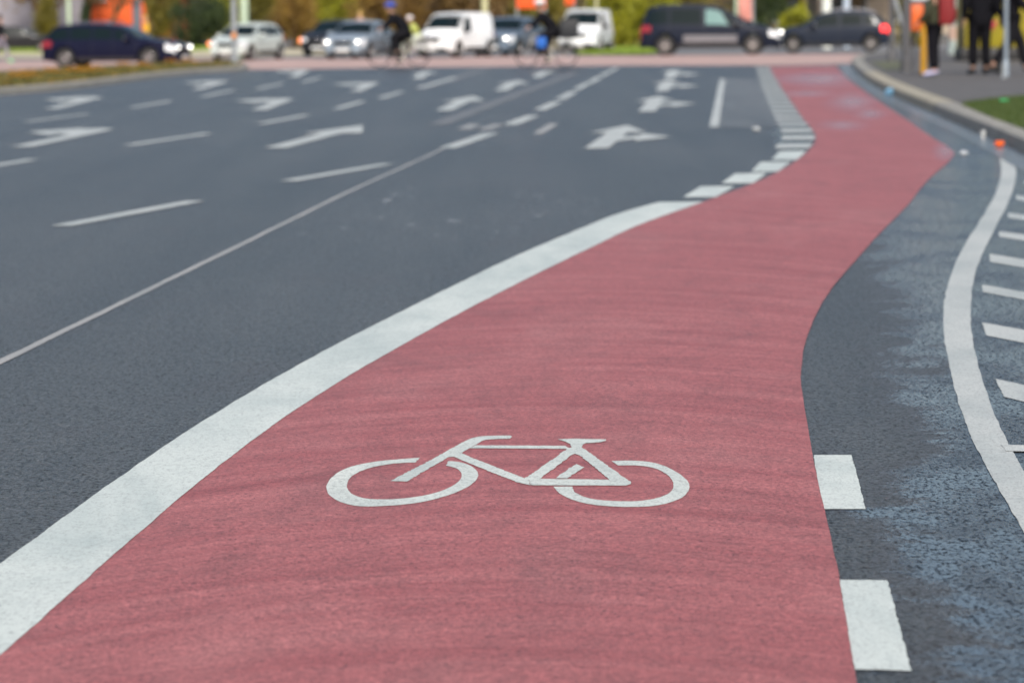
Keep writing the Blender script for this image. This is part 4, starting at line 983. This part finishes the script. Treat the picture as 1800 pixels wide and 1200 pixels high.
# red hoarding above the second cyclist
p_ = on(955, 88)
e = empty('red_hoarding', p_); tag(e, 'bright orange-red banner on posts above the second cyclist', 'banner')
for x in (-1.1, .1, 1.35): MB().tube([(x, .06, 0), (x, .06, 3.4)], .05, 8).build('shaft', M_galv, e)
M_or = plain('orange_red_banner', (.80, .10, .015), .6); MB().box((-.5, 0, 2.5), (1.25, .04, 1.45), bev=.01).build('banner_panel', M_or, e); MB().box((1.15, 0, 2.6), (.42, .04, 1.4), bev=.01).build('banner_panel', M_or, e)
p_ = on(1453, 86)
post('sign_pole', 'broad white post behind the roof of the dark grey hatchback', 'post', p_, 5, .20, plain('white_post_paint', (.74, .76, .70), .5), base=False)
post('sign_pole', 'narrow blue-white post behind the dark grey hatchback, right of the broad white one', 'post', on(1488, 85), 5, .14, plain('blue_white_post_paint', (.48, .56, .66), .5), base=False)
p_ = on(1308, 84)
e = empty('information_sign', p_); tag(e, 'pale framed sign with red centre behind the bonnet of the minivan', 'sign'); MB().tube([(-.32, 0, 0), (-.32, 0, 3)], .07, 8).build('shaft', M_gpole, e); MB().tube([(.38, 0, 0), (.38, 0, 3)], .05, 8).build('shaft', M_galv, e)
MB().box((.05, -.05, 1.75), (.55, .05, 1.2), bev=.01).build('panel', plain('salmon_panel', (.55, .22, .18), .6, var=.4, sc=2), e); MB().box((0, -.02, 2.5), (.9, .06, .12), bev=.01).build('crossbar', M_galv, e)

# litter on the right gutter
def litter(kind, px, py, z, s, mat, label, rz=0):
    p_ = G(px, py, z); e = empty(kind, (p_.x, p_.y, z), rz)
    tag(e, label, 'litter')
    if kind == 'paper_cup':
        MB().lathe([(.001, 0), (s * .42, 0), (s * .6, s * 1.9), (s * .66, s * 1.92), (s * .66, s * 1.98), (s * .5, s * 2.0), (.001, s * 2.0)], n=18).build('cup', mat, e)
        MB().lathe([(s * .50, s * .6), (s * .61, s * 1.4)], Matrix.Translation((0, 0, 0)), 18).build('sleeve', plain('cup_sleeve', (.45, .47, .45), .6), e)
    else:
        bm = bmesh.new(); bmesh.ops.create_icosphere(bm, subdivisions=3, radius=1)
        rr = random.Random(px)
        ph = [rr.uniform(0, 6) for _ in range(6)]
        for v in bm.verts:
            c_ = v.co; k = 1 + .25 * math.sin(4 * c_.x + ph[0]) * math.sin(5 * c_.y + ph[1]) + .18 * math.sin(9 * c_.z + ph[2]) + rr.uniform(-.07, .07)
            v.co = Vector((c_.x * s * k, c_.y * s * k * .8, max(0, (c_.z * .6 + .5)) * s * k))
        me = bpy.data.meshes.new('m'); bm.to_mesh(me); bm.free(); link('crumpled_wrap', me, mat, e)
    return e
litter('plastic_bag', 1564, 168, .006, .085, plain('blue_foil', (.14, .30, .44), .5), 'crumpled light blue bag in the far gutter by the pale kerb')
litter('paper_cup', 1728, 243, .006, .040, plain('white_paper', (.70, .72, .72), .6), 'white paper cup standing by the kerb beside the lawn', .4)
litter('crumpled_wrapper', 1757, 257, .006, .046, plain('orange_foil', (.90, .15, .01), .5), 'bright orange wrapper at the kerb above the curved white line')
litter('crumpled_wrapper', 1766, 183, .135, .055, plain('green_foil', (.05, .60, .22), .4), 'bright green scrap lying on the lawn')
litter('crumpled_wrapper', 1694, 273, .006, .035, plain('grey_scrap', (.50, .53, .56), .6), 'small grey scrap in the gutter beyond the red lane corner')
litter('crumpled_wrapper', 1329, 231, .006, .045, plain('pale_scrap', (.42, .45, .47), .6), 'tiny pale scrap on the road below the asphalt patch')

# ------------------------------------------------------------ buildings behind
def wall_mat(name, col, sc=.6, var=.2): return plain(name, col, .85, var=var, sc=sc)
def building(name, label, loc, rz, W_, D_, H_, wm, winrows, wcols, wsize, roofm, doors=(), z0=1.2, bands=None):
    e = empty(name, loc, rz); tag(e, label, 'building')
    MB().box((0, D_/2, H_/2), (W_, D_, H_), bev=.02).build('wall', wm, e, sm=0)
    MB().box((0, D_/2, H_ + .15), (W_ + .5, D_ + .5, .3), bev=.03).build('roof', roofm, e)
    MB().box((0, -.04, .2), (W_ - .1, .08, .4)).build('plinth', wall_mat('plinth_' + name, (.12, .12, .12)), e)
    Mg = plain('window_glass', (.03, .04, .05), .1); Mf = plain('window_frame_paint', (.55, .55, .53), .5)
    fd = pd = None
    for r_ in range(winrows):
        for c_ in range(wcols):
            x = -W_/2 + (c_ + .5) * W_ / wcols; z = z0 + r_ * 2.9 + wsize[1] / 2
            if fd is None:
                w_, h_ = wsize; f = MB()
                for dx in (-w_/2, 0, w_/2): f.box((dx, -.03, 0), (.07, .09, h_ + .07))
                for dz in (-h_/2, h_/2): f.box((0, -.032, dz), (w_, .07, .07))
                f.box((0, -.08, -h_/2 - .06), (w_ + .2, .2, .05))
                o = f.build('window', Mf, e, (x, 0, z)); fd = o.data; g = MB().box((0, -.012, 0), (w_ - .02, .02, h_ - .02)).build('pane', Mg, o); pd = g.data
            else: o = link('window', fd, None, e, (x, 0, z)); link('pane', pd, None, o)
    return e
building('house', 'plain grey rendered house at the far left', on(22, 82), rad(6), 9, 8, 5.4, wall_mat('grey_render', (.30, .28, .31)), 1, 2, (1.3, 1.3), plain('slate_roof', (.08, .08, .09), .7), z0=2.9)
building('house', 'bright orange-red building behind the navy estate car', on(172, 79), rad(-3), 9.5, 8, 5.4, wall_mat('orange_red_render', (.90, .15, .035)), 1, 3, (1.2, 1.4), plain('slate_roof', (.08, .08, .09), .7), z0=2.9)
e = empty('service_door', G(243, 79.2)); e.location.y -= .35; tag(e, 'tall grey service door at the right end of the orange-red building', 'door'); MB().box((0, 0, 1.4), (.55, .12, 2.8), bev=.02).build('panel', plain('grey_door_paint', (.12, .14, .17), .5), e); MB().box((.18, -.08, 1.1), (.04, .04, .16)).build('handle', M_chrome, e)
building('shop_building', 'beige shop building behind the people at the right', on(1760, 74), rad(-2), 17, 9, 6.4, wall_mat('beige_render', (.42, .34, .26)), 2, 6, (1.7, 1.5), plain('slate_roof', (.08, .08, .09), .7), z0=1.0)
building('shop_building', 'brown brick building behind the dark grey hatchback', on(1475, 70), rad(2), 9, 9, 6.4, wall_mat('brown_brick', (.20, .12, .08)), 2, 3, (1.5, 1.5), plain('slate_roof', (.08, .08, .09), .7), z0=1.0)

# ------------------------------------------------------------ trees and shrubs
LM = dict(
 olive=leaf_mat('olive_foliage', [(.05, .045, .005), (.14, .12, .009), (.26, .21, .018)]),
 yellow=leaf_mat('yellow_green_foliage', [(.09, .10, .005), (.26, .27, .008), (.44, .42, .018)]),
 dark=leaf_mat('dark_foliage', [(.010, .020, .006), (.025, .045, .010), (.06, .09, .012)]),
 brown=leaf_mat('bare_twigs', [(.06, .035, .014), (.15, .09, .03), (.24, .155, .05)]),
 rust=leaf_mat('rust_foliage', [(.09, .045, .010), (.20, .11, .017), (.31, .20, .032)]))
M_bark = plain('bark', (.085, .055, .028), .9, var=.4, sc=5); M_bark2 = plain('ochre_bark', (.17, .11, .045), .9, var=.4, sc=4)
def leaves(name, n, cen, dims, size, mat, parent, clumps=14, low=0.0, tall=1.0):
    rg = RNG
    cc = rg.normal(0, .55, (clumps, 3)); nn = np.linalg.norm(cc, axis=1, keepdims=True); cc = cc / np.maximum(nn, 1e-6) * np.minimum(nn, .85)
    cs_ = rg.uniform(.22, .48, clumps); which = rg.integers(0, clumps, n)
    p = cc[which] + rg.normal(0, 1, (n, 3)) * cs_[which][:, None] * .6
    p = p * np.array(dims) / 2 + np.array(cen); p[:, 2] = np.maximum(p[:, 2], low + rg.uniform(0, .1, n))
    a = rg.normal(0, 1, (n, 3)); a /= np.linalg.norm(a, axis=1, keepdims=True); b_ = np.cross(a, rg.normal(0, 1, (n, 3))); b_ /= np.linalg.norm(b_, axis=1, keepdims=True)
    s = size * rg.uniform(.5, 1.3, (n, 1)); a = a * s * tall; b_ = b_ * s * .5
    V = np.stack([p - a, p + b_, p + a, p - b_], 1)
    me = tri_mesh(V); lv = np.clip(rg.normal(.5, .2, n) + (rg.uniform(-.25, .25, clumps))[which], 0, 1)
    set_attr(me, 'lv', np.repeat(lv, 4)); return link(name, me, mat, parent)
def shrub(label, px, py, wpx, h, kind, n=5000, cat='shrub'):
    p_ = G(px, py); ppm_ = (py - hz(px)) / HC; w_ = wpx / ppm_
    e = empty('shrub', p_, RNG.uniform(0, 6)); tag(e, label, cat, 'shrubs behind the junction')
    st = MB()
    for k in range(9):
        a = k * 2.4; r_ = w_ * .3 * RNG.uniform(.4, 1.1)
        st.tube([(math.cos(a) * .06, math.sin(a) * .06, 0), (math.cos(a) * r_ * .5, math.sin(a) * r_ * .5, h * .4), (math.cos(a) * r_, math.sin(a) * r_, h * RNG.uniform(.7, .95))], [.035, .022, .007], 5)
    st.build('stem', M_bark, e)
    leaves('foliage', n, (0, 0, h * .52), (w_ * 1.15, min(w_, 3.0), h * 1.05), .085 if kind != 'brown' else .11, LM[kind], e, clumps=22, low=.03, tall=1.0 if kind != 'brown' else 1.8)
    return e
for a in (
 ('olive-brown shrub at the right end of the grey house', 82, 86, 34, 3.0, 'olive'),
 ('dark shrub under the leaning trunks of the orange-red building', 152, 82, 16, 2.2, 'dark'),
 ('olive twiggy shrub behind the person in the yellow-orange jacket', 285, 84, 62, 3.4, 'olive'),
 ('dark green hedge clump left of the pale hatchback', 350, 84, 90, 2.9, 'dark', 9000),
 ('yellow-green shrub directly behind the grey signal pole', 402, 80, 80, 3.6, 'yellow', 7000),
 ('olive shrub behind the roof of the pale hatchback', 470, 82, 80, 3.3, 'olive', 7000),
 ('rust-brown shrub between the pale hatchback and the dark sedan', 520, 85, 70, 3.0, 'rust', 7000),
 ('tall yellow-green shrub behind the dark sedan', 585, 82, 95, 3.5, 'yellow', 8000),
 ('brown twiggy shrub left of the helmet of the first cyclist', 655, 82, 80, 3.3, 'rust'),
 ('ochre shrub between the first cyclist and the white van', 735, 82, 85, 3.3, 'rust'),
 ('bare brown shrub behind the roof of the first white van', 810, 82, 85, 3.4, 'brown', 7000),
 ('bare brown shrub between the straw-coloured lamp post and the banner', 880, 82, 75, 3.4, 'brown', 7000),
 ('low olive shrub below the orange-red banner', 950, 84, 90, 2.6, 'olive'),
 ('yellow-green shrub beside the second white van', 1090, 84, 100, 3.4, 'yellow', 9000),
 ('bright yellow-green shrub at the rear of the minivan', 1140, 85, 80, 3.0, 'yellow', 7000),
 ('olive shrub behind the roof of the minivan', 1215, 80, 100, 3.6, 'olive'),
 ('dark shrub behind the bonnet of the minivan', 1330, 80, 90, 3.2, 'dark', 7000),
 ('low yellow-green shrub between the minivan and the dark hatchback', 1398, 82, 50, 1.9, 'yellow', 3000),
 ('olive shrub behind the orange litter bin', 1600, 84, 55, 1.9, 'olive', 3000)):
    shrub(*a)
def tree(label, px, py, h, r0, lean, crown=6000, kind='brown', bark=None):
    p_ = G(px, py); e = empty('tree', p_); tag(e, label, 'tree', 'trees behind the junction'); rr = random.Random(px)
    tips = []; t = MB()
    def grow(p, d_, ln, r_, dep):
        pts = [p]; rs = [r_]
        for k in range(3):
            d_ = (d_ + Vector((rr.gauss(0, .12), rr.gauss(0, .12), .03))).normalized(); p = p + d_ * ln / 3; pts.append(p); rs.append(r_ * (1 - .14 * (k + 1)))
        t.tube(pts, rs, 8 if dep < 2 else 4, dep == 0)
        if dep < 4:
            for _ in range(3 if dep else 4):
                a = rr.uniform(0, 6.28); grow(p, (d_ * .75 + Vector((math.cos(a), math.sin(a), .35)) * .6).normalized(), ln * .62, r_ * .55, dep + 1)
    grow(Vector((0, 0, -.05)), Vector((lean, 0, 1)).normalized(), h * .38, r0, 0)
    t.build('trunk', bark or M_bark, e)
    leaves('crown', crown, (lean * h * .5, 0, h * .68), (h * .65, h * .65, h * .60), .10, LM[kind], e, clumps=40, tall=2.2 if kind in ('brown',) else 1)
    return e
for a in (
 ('tree with an ochre trunk between the grey house and the orange-red building', 82, 82, 6.0, .42, -.12, 2500, 'brown', M_bark2),
 ('tree with the darkest trunk in front of the orange-red building', 149, 80, 6.0, .30, .03, 1800),
 ('slim tree leaning right in front of the orange-red building', 178, 80, 6.0, .20, .16, 1500, 'brown', M_bark2),
 ('thick-trunked tree at the right end of the orange-red building', 268, 82, 6.5, .38, .06, 2500, 'brown', M_bark2),
 ('slim tree at the edge of the dark hedge', 318, 79, 6.0, .16, .05, 4000, 'brown', M_bark2),
 ('bare tree behind the pale hatchback', 495, 76, 6.5, .18, .02),
 ('bare tree left of the first cyclist', 625, 75, 6.5, .24, -.03),
 ('bare tree right of the first cyclist', 762, 75, 6.5, .24, .05),
 ('bare tree left of the orange-red banner', 895, 75, 6.5, .22, .0),
 ('bare tree right of the second white van', 1085, 75, 6.5, .18, .03),
 ('dark tree behind the middle of the minivan roof', 1230, 75, 6.5, .26, .0),
 ('tree with a dark trunk above the bonnet of the minivan', 1338, 78, 6.5, .26, -.02),
 ('brown tree trunk between the minivan and the dark hatchback', 1372, 77, 6.5, .24, .03),
 ('dark tree left of the dark hatchback roof', 1412, 77, 6.5, .26, .0),
 ('dark tree right of the broad white post', 1522, 78, 6.0, .28, .0)):
    tree(*a)
# the wood beyond, one mass
wood = MB()
rr = random.Random(3)
for k in range(420):
    x = rr.uniform(-75, 95); y = rr.uniform(212, 250); h = rr.uniform(3.5, 6); wood.tube([(x, y, 0), (x + rr.uniform(-.4, .4), y, h * .5), (x + rr.uniform(-1, 1), y, h)], [.16, .10, .03], 4, False)
wd = empty('far_wood', (0, 0, 0)); tag(wd, 'brown and olive early spring wood filling the background', 'wood', kind='stuff')
wood.build('trunks', M_bark, wd)
n = 34000
p = np.stack([RNG.uniform(-80, 100, n), RNG.uniform(209, 252, n), np.clip(np.abs(RNG.normal(0, 2.6, n)), 0, 5.5)], 1); a = RNG.normal(0, 1, (n, 3)); a /= np.linalg.norm(a, axis=1, keepdims=True); b_ = np.cross(a, RNG.normal(0, 1, (n, 3))); b_ /= np.linalg.norm(b_, axis=1, keepdims=True)
s = RNG.uniform(.15, .5, (n, 1)); V = np.stack([p - a * s, p + b_ * s * .5, p + a * s, p - b_ * s * .5], 1)
me = tri_mesh(V); set_attr(me, 'lv', np.repeat(np.clip(RNG.normal(.45, .22, n) + .25 * np.sin(p[:, 0] * .35), 0, 1), 4)); o = link('twigs', me, leaf_mat('wood_twigs', [(.035, .022, .012), (.10, .065, .022), (.16, .13, .02), (.24, .15, .05)]), wd)
